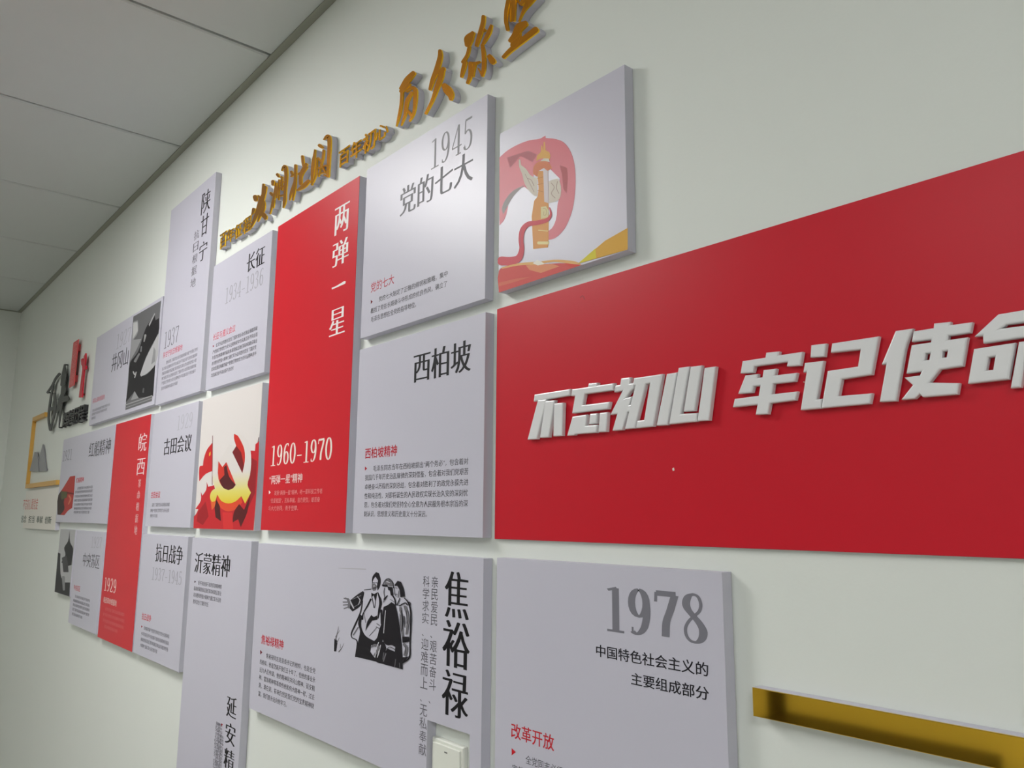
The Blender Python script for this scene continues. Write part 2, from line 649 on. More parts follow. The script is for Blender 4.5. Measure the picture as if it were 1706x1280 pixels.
for L, (x0, x1, y0, y1) in lamp_cells.items():
    r = empty('ceiling_light', ((x0 + x1) / 2, (y0 + y1) / 2, CEIL), 'square flat light panel set in the ceiling tiles, %s' % ({0: 'nearest the lettered wall', 1: 'added fill nearest the right end', 2: 'added fill midway by the opposite wall', 3: 'added fill nearest the far end'}[LAMPS.index(L)]), 'ceiling light')
    b = MB()
    w = .02
    b.box(x0, x0 + w, y0, y1, CEIL - .002, CEIL + .02); b.box(x1 - w, x1, y0, y1, CEIL - .002, CEIL + .02)
    b.box(x0 + w, x1 - w, y0, y0 + w, CEIL - .002, CEIL + .02); b.box(x0 + w, x1 - w, y1 - w, y1, CEIL - .002, CEIL + .02)
    b.build('frame', M_lampf, r)
    em = bpy.data.materials.new('lamp_diffuser')
    em.use_nodes = True
    p = em.node_tree.nodes['Principled BSDF']
    p.inputs['Base Color'].default_value = (.9, .9, .9, 1)
    p.inputs['Emission Color'].default_value = (*L[3], 1)
    A = (x1 - x0 - 2 * w) * (y1 - y0 - 2 * w)
    p.inputs['Emission Strength'].default_value = L[2] / (A * math.pi)
    b = MB(); b.box(x0 + w, x1 - w, y0 + w, y1 - w, CEIL + .002, CEIL + .006)
    b.build('diffuser', em, r)

# ================================================================ display panels
UP = SC
def RX(v):
    return v * SC / .84573


def RZ(v):
    return v * SC / .84573 + CAM_Z


def rect(TL=None, TR=None, BL=None, BR=None, l=None, r=None, t=None, b=None):
    P = {k: un(*p) for k, p in (('TL', TL), ('TR', TR), ('BL', BL), ('BR', BR)) if p}
    av = lambda ks, i: sum(P[k][i] for k in ks if k in P) / max(1, sum(k in P for k in ks))
    return (RX(l) if l is not None else av(('TL', 'BL'), 0), RX(r) if r is not None else av(('TR', 'BR'), 0),
            RZ(b) if b is not None else av(('BL', 'BR'), 1), RZ(t) if t is not None else av(('TL', 'TR'), 1))


SHEET = 0.0007


def panel(name, r, label, face=None, cat='display panel', group='display panels mounted on the wall', notch=None):
    x0, x1, z0, z1 = r
    root = empty(name, ((x0 + x1) / 2, W, z0), label, cat, group)
    face = face or M_face
    if notch:
        nx0, nx1, nz = notch
        lp = [(x0, z0), (nx0, z0), (nx0, nz), (nx1, nz), (nx1, z0), (x1, z0), (x1, z1), (x0, z1)]
        h = (W - .0006 - FR - SHEET) / 2
        v, f = curve_mesh([lp], extrude=h)
        obj('board', [(a, FR + SHEET + h - c, b_) for a, b_, c in v], f, M_foam, root)
        v, f = curve_mesh([lp], extrude=SHEET / 2)
        obj('printed_face', [(a, FR + SHEET / 2 - c, b_) for a, b_, c in v], f, face, root)
    else:
        b = MB(); b.box(x0, x1, FR + SHEET, W - .0006, z0, z1); b.build('board', M_foam, root)
        b = MB(); b.bbox(x0, x1, FR, FR + SHEET, z0, z1, .0003); b.build('printed_face', face, root)
    return root


def bullet(parent, fr, p3, colour=(176, 22, 40)):
    art(parent, 'bullet_mark', fr, [(colour, p3)])


BLK, DRK, GRY, RED, BOD = (18, 16, 22), (112, 112, 118), (158, 157, 164), (190, 40, 56), (84, 82, 88)

# frames in which the photograph was read
Z1 = F(0, 500, 4.571); Z2 = F(0, 700, 4.571); Z3 = F(60, 880, 4.571)
Z4 = F(220, 280, 4.923); Z5 = F(220, 500, 4.923); Z6 = F(220, 700, 4.923); Z7 = F(200, 900, 3.369); Z7b = F(340, 1140, 9.14)
ZA = F(580, 160, 5.333); ZB = F(580, 380, 5.818); ZC = F(580, 500, 5.333); ZD = F(580, 700, 5.818)
ZE = F(420, 280, 4.265); ZF = F(420, 640, 4.57); ZJ = F(400, 880, 3.763); ZK = F(540, 920, 3.556); ZL78 = F(800, 900, 3.367)

# --- 1945
p = panel('display_panel', rect(TR=(812, 157), BL=(600.6, 564.8), BR=(808.6, 497), l=-1.508), 'white display panel dated 1945 in grey, upper row left of the red ribbon picture')
numerals(p, 'year_lettering', ZA, '1945', (737, 393), (1112, 447), (146, 146, 151), thick=.09)
text(p, 'title_lettering', ZA, [('党的七大', (468, 828), (1106, 745))], DRK, 'song')
text(p, 'subtitle_lettering', ZB, [('党的七大', (222, 540), (445, 533))], RED, 'sans')
text(p, 'body_text', ZB, [('党的七大制定了正确的纲领和策略，集中', (300, 660), (965, 475)),
                          ('概括了党在长期奋斗中形成的优良作风，确立了', (220, 785), (960, 562)),
                          ('毛泽东思想在全党的指导地位。', (222, 872), (660, 757))], BOD, 'body', res=1)
bullet(p, ZB, [(220, 698), (239, 714), (220, 738)], (120, 20, 36))

# --- Xibaipo
p = panel('display_panel', rect((598.8, 582.5), (808.4, 521.6), (587.7, 889.9), (805, 895)), 'white display panel with three large black characters, directly left of the long red banner')
text(p, 'title_lettering', ZC, [('西柏坡', (588, 480), (1086, 628))], BLK, 'song')
text(p, 'subtitle_lettering', ZD, [('西柏坡精神', (168, 288), (472, 332))], RED, 'bold')
text(p, 'body_text', ZD, [('毛泽东同志当年在西柏坡提出“两个务必”，包含着对', (245, 440), (1165, 435)),
                          ('我国几千年历史治乱规律的深刻借鉴，包含着对我们党艰苦', (165, 532), (1165, 532)),
                          ('卓绝奋斗历程的深刻总结，包含着对胜利了的政党永葆先进', (163, 624), (1165, 633)),
                          ('性和纯洁性、对即将诞生的人民政权实现长治久安的深刻忧', (160, 712), (1160, 735)),
                          ('思，包含着对我们党坚持全心全意为人民服务根本宗旨的深', (158, 802), (1160, 835)),
                          ('刻认识，思想意义和历史意义十分深远。', (155, 888), (765, 937))], BOD, 'body', res=1)
bullet(p, ZD, [(163, 450), (184, 470), (163, 492)])

# --- red ribbon picture panel
HB = rect((832, 219), (1039.5, 113), (831, 487), (1046, 416.6))
p = panel('picture_panel', HB, 'pale picture panel with a carved column wrapped in a red ribbon, above the banner', cat='picture panel')
H = F(820, 210, 8); H2 = F(800, 90, 3.123)
PINK = (208, 84, 94)
art(p, 'printed_ribbon', H, [
    (gradient_mat('ribbon_print', [(0, (200, 80, 92)), (.45, (206, 96, 108)), (1, (206, 74, 84))], HB[2], HB[2] + .3), [(98, 420), (200, 330), (350, 245), (500, 190), (640, 168), (710, 128), (715, 160), (850, 175), (950, 215), (1030, 310), (1085, 450), (1112, 650), (1105, 900), (1070, 1120), (1030, 1240), (960, 1380), (830, 1500), (700, 1525), (640, 1480), (590, 1390),
             (700, 1425), (790, 1370), (850, 1250), (872, 1050), (905, 900), (900, 700), (760, 560), (560, 560), (540, 900), (430, 810), (330, 860), (230, 1000), (190, 1180), (150, 1270), (98, 1325)]),
    ((166, 158, 158), [(430, 790), (300, 850), (215, 930), (130, 1100), (150, 1180), (190, 1100), (290, 930)]),
    ((186, 100, 104), [(900, 520), (1000, 560), (1010, 700), (995, 900), (950, 840), (930, 640)]),
    ((186, 108, 116), [(200, 420), (480, 330), (600, 380), (540, 480), (380, 400), (240, 560)]),
])
art(p, 'printed_column', H.at(FR - .00012), [
    ((222, 158, 92), [(600, 600), (745, 600), (752, 1500), (745, 1620), (548, 1640), (560, 1000), (605, 940)]),
    ((216, 206, 208), [(680, 575), (742, 570), (750, 1030), (695, 1010)]),
    ((214, 128, 88), [(545, 640), (555, 540), (610, 480), (700, 450), (765, 500), (800, 560), (740, 600), (690, 560), (620, 600), (600, 680)]),
    ((226, 172, 92), [(590, 470), (600, 395), (645, 350), (655, 262), (668, 262), (680, 335), (687, 212), (704, 212), (712, 322), (762, 350), (776, 400), (765, 450), (690, 430), (640, 440)]),
    ((216, 210, 196), [(640, 470), (690, 432), (755, 435), (768, 480), (700, 468)]),
    ((216, 206, 192), [(355, 450), (375, 445), (385, 520), (450, 570), (510, 655), (600, 700), (600, 930), (560, 930), (480, 850), (430, 760), (400, 640), (360, 540)]),
    ((216, 206, 192), [(755, 740), (820, 712), (870, 700), (905, 750), (915, 920), (880, 990), (830, 1010), (760, 1030)]),
    ((176, 150, 140), [(470, 700), (520, 720), (560, 800)], 8), ((176, 150, 140), [(440, 640), (500, 760), (560, 880)], 6),
    ((176, 150, 140), [(790, 760), (830, 820), (790, 900), (840, 960)], 8), ((176, 150, 140), [(870, 740), (860, 830), (890, 900)], 8),
    ((222, 210, 160), [(650, 1080), (720, 1070), (755, 1130), (745, 1220), (650, 1240)]),
    ((190, 160, 120), [(680, 1100), (720, 1110), (720, 1180), (690, 1190), (690, 1140)], 6),
    ((200, 140, 80), [(610, 860), (680, 880)], 8), ((200, 140, 80), [(610, 780), (680, 770)], 8), ((200, 140, 80), [(605, 700), (680, 680)], 8),
    ((236, 214, 150), [(620, 1390), (740, 1400)], 14), ((236, 220, 160), [(620, 1560), (745, 1560)], 40),
])
art(p, 'printed_sash', H.at(FR - .00045), [
    (PINK, [(765, 1090), (782, 1180), (730, 1255), (600, 1290), (480, 1310), (405, 1390), (385, 1520), (395, 1640), (355, 1760), (250, 1800), (125, 1800)], [14, 30, 50, 60, 66, 70, 66, 66, 90, 110, 120]),
    ((190, 90, 110), [(390, 1380), (372, 1500), (380, 1620)], [8, 12, 8]),
])
art(p, 'printed_hill', H.at(FR - .0005), [
    ((208, 84, 78), [(90, 1935), (130, 1890), (350, 1840), (700, 1840), (1000, 1830), (1190, 1855), (90, 2222)]),
    ((226, 176, 110), [(130, 1885), (350, 1830), (650, 1805), (820, 1783), (1000, 1790), (1170, 1830), (1185, 1850), (1000, 1832), (820, 1812), (600, 1848), (350, 1860), (130, 1905)]),
    ((222, 142, 100), [(450, 1860), (600, 1845), (800, 1840), (900, 1870), (650, 1960), (500, 1920)]),
    ((214, 70, 60), [(960, 1832), (1185, 1856), (1050, 1880)]),
    ((214, 110, 90), [(90, 2090), (300, 2040), (520, 2010), (300, 2080), (90, 2140)]),
    ((236, 230, 216), [(540, 1830), (600, 1790), (660, 1810), (700, 1840), (610, 1860)]),
])
art(p, 'printed_golden_field', H2.at(FR - .0004), [
    ((216, 164, 58), [(508, 1092), (650, 972), (768, 905), (768, 1018)]),
    ((214, 200, 50), [(508, 1092), (600, 1012), (604, 1062)]),
])

# --- red two bombs panel
p = panel('display_panel', rect((464.5, 377), (599, 293), (433, 883.3), (575, 888.4)), 'tall red display panel with white vertical characters and the years 1960-1970', face=M_red)
WHT = (236, 232, 230)
text(p, 'title_lettering', ZE, [('两', (592, 292), (684, 432)), ('弹', (578, 540), (681, 660)), ('星', (556, 1018), (655, 1166))], WHT, 'song')
art(p, 'title_dash', ZE, [(WHT, [(566, 852), (600, 838), (655, 804), (667, 806), (662, 822), (568, 864)])])
numerals(p, 'year_lettering', ZF, '1960-1970', (148, 468), (606, 578), (236, 226, 216))
text(p, 'subtitle_lettering', ZF, [('“两弹一星”精神', (134, 702), (381, 744))], (230, 200, 196), 'bold')
text(p, 'body_text', ZF, [('发扬“两弹一星”精神，老一辈科技工作者', (170, 815), (535, 832)),
                          ('“热爱祖国”，无私奉献，自力更生，艰苦奋', (138, 872), (515, 900)),
                          ('斗大力协同，勇于登攀。', (125, 930), (350, 963))], (226, 140, 140), 'body', res=1)
bullet(p, ZF, [(128, 810), (142, 826), (128, 840)], WHT)

# --- Long March
p = panel('display_panel', rect((357, 442), (453.6, 385.6), (341.9, 650.3), (440.4, 620.9)), 'white display panel with grey years 1934-1936, just under the first small gold characters')
text(p, 'title_lettering', Z4, [('长征', (948, 718), (1084, 780))], BLK, 'song')
numerals(p, 'year_lettering', Z4, '1934-1936', (770, 985), (1074, 958), GRY, thick=.08)
text(p, 'subtitle_lettering', Z5, [('长征与遵义会议', (668, 275), (846, 263))], (214, 74, 90), 'sans')
L0 = '红军长征的胜利宣告了国民党反动派围追堵截的破产使我们党转危为安长征精神是中华民族百折不挠自强不息的民族精神的最高体现是保证我们革命和建设事业走向胜利的强大精神力量'
def body(p, fr, rows, colour=BOD, seed=0):
    k = seed
    out = []
    for A, B, n in rows:
        n = max(3, round((fr(*B)[0] - fr(*A)[0]) / .0128))
        s = ''.join(L0[(k + i) % len(L0)] for i in range(n))
        k += n
        out.append((s, A, B))
    text(p, 'body_text', fr, out, colour, 'body', res=1)
body(p, Z5, [((690, 355), (1028, 248), 17), ((663, 412), (1028, 300), 19), ((658, 460), (1025, 352), 19), ((655, 510), (1018, 400), 19), ((652, 560), (1018, 448), 19), ((650, 607), (832, 572), 9)])
bullet(p, Z5, [(663, 372), (675, 376), (664, 388)])

# --- party emblem picture
DH = rect((338.8, 666.6), (437.3, 637.1), (322.6, 880.4), (423, 884.8))
p = panel('picture_panel', DH, 'picture panel with a yellow hammer and sickle over red flags', cat='picture panel', face=mat('printed_cream_vinyl', srgb(222, 216, 213), .4))
D = F(310, 680, 6.095)
art(p, 'printed_flags', D, [
    ((196, 34, 44), [(75, 1222), (80, 1100), (100, 1080), (125, 1028), (95, 1025), (150, 940), (150, 850), (166, 890), (205, 830), (210, 750), (226, 800), (285, 785), (300, 850), (640, 850), (625, 780), (660, 600), (652, 432), (700, 435), (705, 370), (742, 335), (735, 550), (716, 850), (685, 1242)]),
    ((198, 36, 42), [(270, 350), (215, 420), (180, 520), (172, 585), (140, 590), (135, 610), (135, 745), (200, 670), (268, 640)]),
    ((226, 190, 60), [(236, 458), (250, 440), (247, 480), (233, 490)]),
    ((120, 50, 50), [(270, 282), (268, 560), (266, 780)], 6),
    ((90, 80, 84), [(740, 300), (732, 345)], 8),
    ((150, 26, 36), [(655, 500), (722, 540), (702, 860), (640, 1000), (640, 860), (630, 780)]),
    ((206, 52, 40), [(330, 540), (370, 600), (408, 545), (505, 780), (470, 822), (430, 834), (380, 812), (330, 720)]),
    ((84, 22, 28), [(385, 600), (412, 580), (440, 700), (505, 780), (470, 822), (430, 834), (380, 812), (340, 735), (390, 680)]),
    ((200, 44, 36), [(488, 262), (530, 285), (595, 420), (598, 560), (572, 662), (470, 450), (510, 385), (488, 310)]),
    ((120, 24, 30), [(512, 385), (560, 450), (590, 590), (572, 662), (470, 450)]),
    ((220, 74, 44), [(318, 885), (360, 945), (430, 970), (500, 950), (562, 895), (572, 960), (500, 1030), (430, 1050), (360, 1020), (320, 960)]),
    ((222, 100, 50), [(250, 930), (298, 930), (300, 990), (262, 1040)]),
    ((78, 22, 26), [(310, 930), (345, 1000), (355, 1150), (300, 1110), (290, 1010)]),
    ((88, 22, 26), [(490, 1050), (540, 975), (590, 1035), (655, 880), (622, 1060), (556, 1212), (530, 1130), (470, 1165)]),
    ((160, 26, 36), [(120, 1060), (200, 950), (230, 1100), (170, 1190), (110, 1150)]),
    ((214, 48, 50), [(370, 1060), (470, 1060), (480, 1235), (380, 1232)]),
])
SIC = [(515, 262), (590, 290), (645, 390), (662, 520), (650, 680), (625, 780), (660, 860), (600, 972), (562, 895), (500, 950), (430, 970), (360, 945), (318, 880), (298, 945), (265, 955), (246, 925), (250, 865), (275, 830), (300, 820), (272, 740), (272, 560), (326, 520), (330, 720), (380, 812), (430, 834), (475, 817), (508, 780), (412, 545), (370, 598), (342, 530), (440, 370), (510, 385), (470, 450), (572, 662), (597, 540), (592, 420), (560, 340)]
zt, zb = D(500, 640)[1], D(500, 960)[1]
art(p, 'printed_hammer_and_sickle', D.at(FR - .0003), [(gradient_mat('emblem_print', [(0, (222, 196, 40)), (.35, (224, 214, 104)), (.8, (222, 214, 190)), (1, (220, 214, 210))], zb, zt), SIC)])

# --- Shaan-Gan-Ning
p = panel('display_panel', rect((287, 348), (360, 288), (257.6, 674.7), (333.7, 653.4)), 'tallest white display panel with black vertical characters, reaching highest at left')
text(p, 'title_lettering', Z4, [('陕', (577, 212), (637, 335)), ('甘', (570, 405), (622, 530)), ('宁', (556, 625), (611, 735))], BLK, 'songl')
vtext(p, 'small_vertical_lettering', Z4, '抗日根据地', (512, 528), (519, 965), (90, 88, 96), 'songl', .35)
numerals(p, 'year_lettering', Z5, '1937', (270, 262), (377, 348), (120, 118, 126), thick=.08)
text(p, 'subtitle_lettering', Z5, [('陕甘宁抗日根据地', (258, 432), (412, 408))], (214, 74, 96), 'sans')
body(p, Z5, [((282, 492), (537, 425), 15), ((250, 548), (532, 470), 17), ((248, 588), (527, 512), 17), ((245, 628), (525, 556), 17), ((243, 668), (520, 600), 17), ((240, 712), (372, 698), 9)], (130, 128, 138), 5)

# --- Jinggangshan
p = panel('display_panel', rect((160.8, 563.4), None, (148.8, 709), None, r=-2.928), 'white display panel with a black and white photo and the year 1927, upper left')
numerals(p, 'year_lettering', Z1, '1927', (893, 262), (992, 318), (178, 177, 184), thick=.07)
text(p, 'title_lettering', Z1, [('井冈山', (858, 418), (972, 492))], (60, 58, 66), 'songl')
text(p, 'subtitle_lettering', Z1, [('井冈山革命根据地', (708, 760), (796, 748))], (214, 74, 96), 'sans')
body(p, Z1, [((705, 832), (837, 808), 12), ((700, 862), (815, 842), 11), ((698, 893), (726, 905), 3)], (130, 128, 138), 11)
P = F(200, 495, 6.737)
art(p, 'printed_photo', P, [
    ((104, 104, 106), [(150, 220), (462, 40), (358, 1168), (60, 1270)]),
    ((150, 150, 152), [(150, 280), (200, 262), (205, 330), (200, 400), (150, 480), (240, 470), (180, 600), (112, 720), (128, 500)]),
    ((190, 190, 190), [(150, 290), (195, 280), (200, 380), (145, 470)]),
    ((34, 32, 36), [(112, 740), (200, 620), (262, 430), (300, 330), (388, 200), (400, 262), (442, 232), (432, 410), (380, 500), (290, 680), (230, 890), (300, 870), (397, 757), (372, 1112), (208, 1135), (165, 1055), (110, 1130), (65, 1180), (96, 950)]),
    ((176, 176, 178), [(425, 420), (436, 405), (400, 750), (300, 860), (236, 893), (226, 872), (290, 690), (380, 512)]),
    ((140, 140, 142), [(380, 560), (400, 600), (395, 720), (350, 760), (370, 640)]),
    ((168, 168, 170), [(388, 180), (395, 190), (330, 330), (322, 310)]),
    ((150, 150, 150), [(285, 430), (270, 500)], [24, 12]), ((120, 120, 122), [(215, 640), (170, 720)], [20, 30]),
    ((186, 186, 186), [(150, 840), (165, 870), (185, 840), (165, 905)], [14, 14, 12, 10]),
    ((120, 120, 122), [(240, 560), (235, 610)], 16), ((90, 90, 92), [(265, 1030), (260, 1070)], 18),
    ((150, 150, 152), [(165, 1060), (210, 1135), (120, 1160)]),
    ((170, 170, 172), [(62, 1212), (360, 1108)], 9), ((150, 150, 152), [(62, 1245), (355, 1140)], 9),
])
# --- Gutian
p = panel('display_panel', rect((253.5, 690), (331.3, 669.6), None, (316.5, 879.8), l=-2.916), 'white display panel with grey 1929, between the narrow red panel and the emblem picture')
numerals(p, 'year_lettering', Z5, '1929', (375, 948), (494, 1042), (182, 181, 190), thick=.08)
text(p, 'title_lettering', Z5, [('古田会议', (267, 1142), (484, 1238))], BLK, 'song')
text(p, 'subtitle_lettering', Z6, [('古田会议', (158, 595), (230, 632))], (206, 64, 78), 'bold')
body(p, Z6, [((165, 685), (308, 704), 12), ((152, 732), (302, 752), 14), ((150, 775), (207, 797), 5)], (116, 114, 122), 7)

# --- western Anhui red strip
p = panel('display_panel', rect((193.6, 705.6), (251.6, 692), (162.8, 1061), (219.7, 1087.4)), 'tall narrow red display panel with white vertical characters and the year 1929, left side', face=M_red)
text(p, 'title_lettering', Z2, [('皖', (1063, 108), (1112, 232)), ('西', (1048, 298), (1098, 415))], (232, 214, 214), 'songl')
vtext(p, 'small_vertical_lettering', Z2, '革命根据地', (1054, 452), (1042, 872), (226, 190, 190), 'songl', .35)
numerals(p, 'year_lettering', Z3, '1929', (525, 372), (607, 500), (236, 214, 206), thick=.09)
text(p, 'subtitle_lettering', Z3, [('皖西革命根据地', (517, 528), (613, 592))], (226, 190, 184), 'bold')
body(p, Z3, [((528, 608), (672, 668), 12), ((512, 650), (672, 715), 14), ((510, 695), (668, 765), 14), ((522, 742), (620, 795), 8)], (220, 120, 122), 3)

# --- red boat
p = panel('display_panel', rect((106, 734), (191, 706.5), (93, 868.4), (178.3, 875)), 'greyish white display panel with a small red picture and the year 1921')
numerals(p, 'year_lettering', Z1, '1921', (484, 1148), (545, 1215), (126, 124, 134), thick=.08)
text(p, 'title_lettering', Z1, [('红船精神', (684, 1088), (838, 1168))], (52, 50, 58), 'songl')
text(p, 'subtitle_lettering', Z2, [('红船精神', (582, 445), (637, 468))], (206, 74, 84), 'bold')
body(p, Z2, [((592, 508), (705, 522), 8), ((572, 538), (705, 552), 10), ((570, 572), (703, 586), 10), ((568, 602), (702, 618), 10), ((566, 634), (700, 650), 10), ((564, 664), (695, 682), 10), ((562, 694), (680, 711), 9)], (110, 108, 118), 21)
Q = F(85, 780, 5.818)
art(p, 'printed_picture', Q, [
    ((176, 54, 50), [(185, 82), (235, 75), (222, 250), (205, 388), (170, 410), (130, 458), (62, 452), (75, 262), (120, 190)]),
    ((60, 42, 40), [(62, 452), (72, 262), (100, 222), (150, 235), (125, 330), (130, 400), (90, 455)]),
    ((84, 84, 50), [(98, 225), (165, 230), (150, 290), (100, 305)]),
    ((206, 120, 90), [(175, 270), (190, 300), (170, 350)], [14, 16, 10]), ((120, 30, 30), [(160, 240), (215, 250)], 16),
])
# --- Central Soviet area
p = panel('display_panel', rect((125.6, 884.4), (172.7, 886.6), (115.8, 1037), (161, 1060)), 'narrow white display panel with grey 1927, bottom left beside the tower photo')
numerals(p, 'year_lettering', Z3, '1927', (425, 62), (498, 158), (176, 174, 182), thick=.07)
text(p, 'title_lettering', Z3, [('中央苏区', (362, 198), (480, 302))], (60, 58, 66), 'songl')
text(p, 'subtitle_lettering', Z3, [('中央苏区', (290, 442), (335, 474))], (206, 74, 84), 'bold')
body(p, Z3, [((298, 512), (410, 562), 9), ((285, 544), (408, 598), 11), ((282, 578), (406, 632), 11), ((278, 612), (404, 668), 11), ((275, 645), (352, 690), 7)], (110, 108, 118), 30)
# --- tower photo board
r = (Q(80, 590)[0] + .002, Q(180, 1250)[0], Q(32, 1200)[1], RZ(-.062))
TB = rect(None, (125.0, 883), (90.6, 986.5), (115.8, 994.9), t=-.062)
p = panel('photo_board', TB, 'small dark board with a black and white photo of a spired tower, lower left', cat='picture panel', face=mat('printed_grey_photo', srgb(176, 176, 178), .4))
art(p, 'printed_tower', Q, [
    ((36, 34, 38), [(181, 600), (186, 720), (214, 780), (205, 880), (200, 940), (165, 950), (100, 915), (140, 840), (128, 775), (165, 710)]),
    ((70, 68, 72), [(105, 870), (150, 850), (165, 930), (170, 1010), (120, 1010)]),
    ((44, 42, 46), [(68, 820), (92, 830), (90, 960), (100, 1060), (130, 1110), (185, 1110), (178, 1245), (36, 1200)]),
    ((140, 140, 142), [(120, 1060), (125, 1180)], [30, 20]),
])
# --- Resistance War
p = panel('display_panel', rect((236, 889), (313.8, 895.3), (223, 1088), (297.4, 1120.6)), 'white display panel with grey years 1937-1945, lower left')
text(p, 'title_lettering', Z3, [('抗日战争', (918, 118), (1114, 284))], BLK, 'song')
numerals(p, 'year_lettering', Z3, '1937-1945', (887, 295), (1108, 438), (160, 159, 168), thick=.08)
text(p, 'subtitle_lettering', Z3, [('抗日战争', (808, 655), (876, 706))], (206, 64, 78), 'bold')
body(p, Z3, [((822, 752), (1015, 838), 13), ((803, 795), (1010, 888), 15), ((798, 838), (1005, 935), 15), ((795, 882), (922, 950), 9)], (110, 108, 118), 17)
bullet(p, Z3, [(802, 742), (812, 750), (802, 760)])

# --- Yimeng / Yan'an
p = panel('display_panel', (RX(-2.451), RX(-2.021), RZ(-1.02), RZ(-.062)), 'tall white display panel with black characters across its top and down its lower right')
text(p, 'title_lettering', Z7, [('沂蒙精神', (425, 68), (612, 212))], BLK, 'song')
body(p, Z7, [((440, 232), (570, 272), 10), ((415, 262), (568, 310), 13), ((413, 298), (566, 348), 13), ((411, 334), (496, 374), 8)], (92, 90, 98), 41)
bullet(p, Z7, [(418, 228), (426, 234), (418, 242)], (60, 30, 40))
text(p, 'vertical_title_lettering', Z7b, [('延', (358, 165), (482, 552)), ('安', (338, 568), (464, 968)), ('精', (316, 958), (446, 1350)), ('神', (296, 1370), (432, 1770))], BLK, 'song')
def vbody(p, fr, cols, colour, seed=0):
    mb = MB()
    k = seed
    for A, B, n in cols:
        x0, x1, z0, z1 = box_of(fr, A, B)
        h = (z1 - z0) / n
        for i in range(n):
            ch = L0[(k + i) % len(L0)]
            v, f = curve_mesh(fit(glyphs(ch, 1), x0, x1, z1 - (i + .9) * h, z1 - i * h))
            mb.add(to_wall(v, fr.Y - PZ), f)
        k += n
    mb.build('vertical_body_text', ink(*colour), p)['kind'] = 'stuff'
vbody(p, Z7b, [((248, 770), (258, 1500), 13), ((216, 585), (228, 1500), 17), ((178, 565), (190, 1500), 17)], (110, 108, 116), 50)
bullet(p, Z7b, [(256, 598), (286, 612), (268, 650)])

# --- Jiao Yulu
sw = F(690, 1180, 12.19)
nx0, nz = sw(268, 245)
nx1, _ = sw(1130, 520)
p = panel('display_panel', rect((432, 905), (805.7, 931.8), (413.5, 1177.6), None, b=-.456), 'wide white display panel with an ink print of three people, notched round the light switch', notch=(nx0, nx1, nz))
text(p, 'title_lettering', ZK, [('焦', (720, 112), (854, 405)), ('裕', (708, 398), (858, 706)), ('禄', (704, 690), (849, 1004))], BLK, 'song')
for n, s, A, B in ((0, '亲民爱民', (638, 143), (670, 440)), (1, '艰苦奋斗', (628, 522), (662, 826)), (2, '科学求实', (587, 140), (619, 428)), (3, '迎难而上', (577, 508), (612, 816)), (4, '无私奉献', (568, 898), (604, 1214))):
    vtext(p, 'motto_lettering', ZK, s, A, B, (98, 96, 104), 'sans')
for q in ([(632, 498), (638, 508)], [(582, 488), (588, 496)], [(622, 886), (628, 896)], [(571, 874), (577, 884)]):
    art(p, 'motto_comma', ZK, [((98, 96, 104), q, 4)])
text(p, 'subtitle_lettering', ZJ, [('焦裕禄精神', (135, 674), (271, 757))], (196, 40, 56), 'bold')
text(p, 'body_text', ZJ, [('焦裕禄同志是县委书记的榜样，也是全党', (165, 790), (472, 910)),
                          ('的榜样。他虽然离开我们五十年了，但他的事业永', (125, 830), (471, 963)),
                          ('远为人们传颂，他的精神同井冈山精神、延安精', (123, 878), (468, 1018)),
                          ('神、雷锋精神等革命传统和伟大精神一样，过去', (120, 926), (466, 1072)),
                          ('是、现在是、将来仍然是我们党的宝贵精神财', (118, 974), (463, 1130)),
                          ('富，我们要永远向他学习。', (116, 1024), (291, 1122))], (80, 78, 84), 'body', res=1)
bullet(p, ZJ, [(126, 764), (140, 780), (127, 794)], (110, 20, 40))
N = F(550, 930, 6.4)
K, G1, G2 = (24, 20, 28), (112, 110, 116), (200, 199, 206)
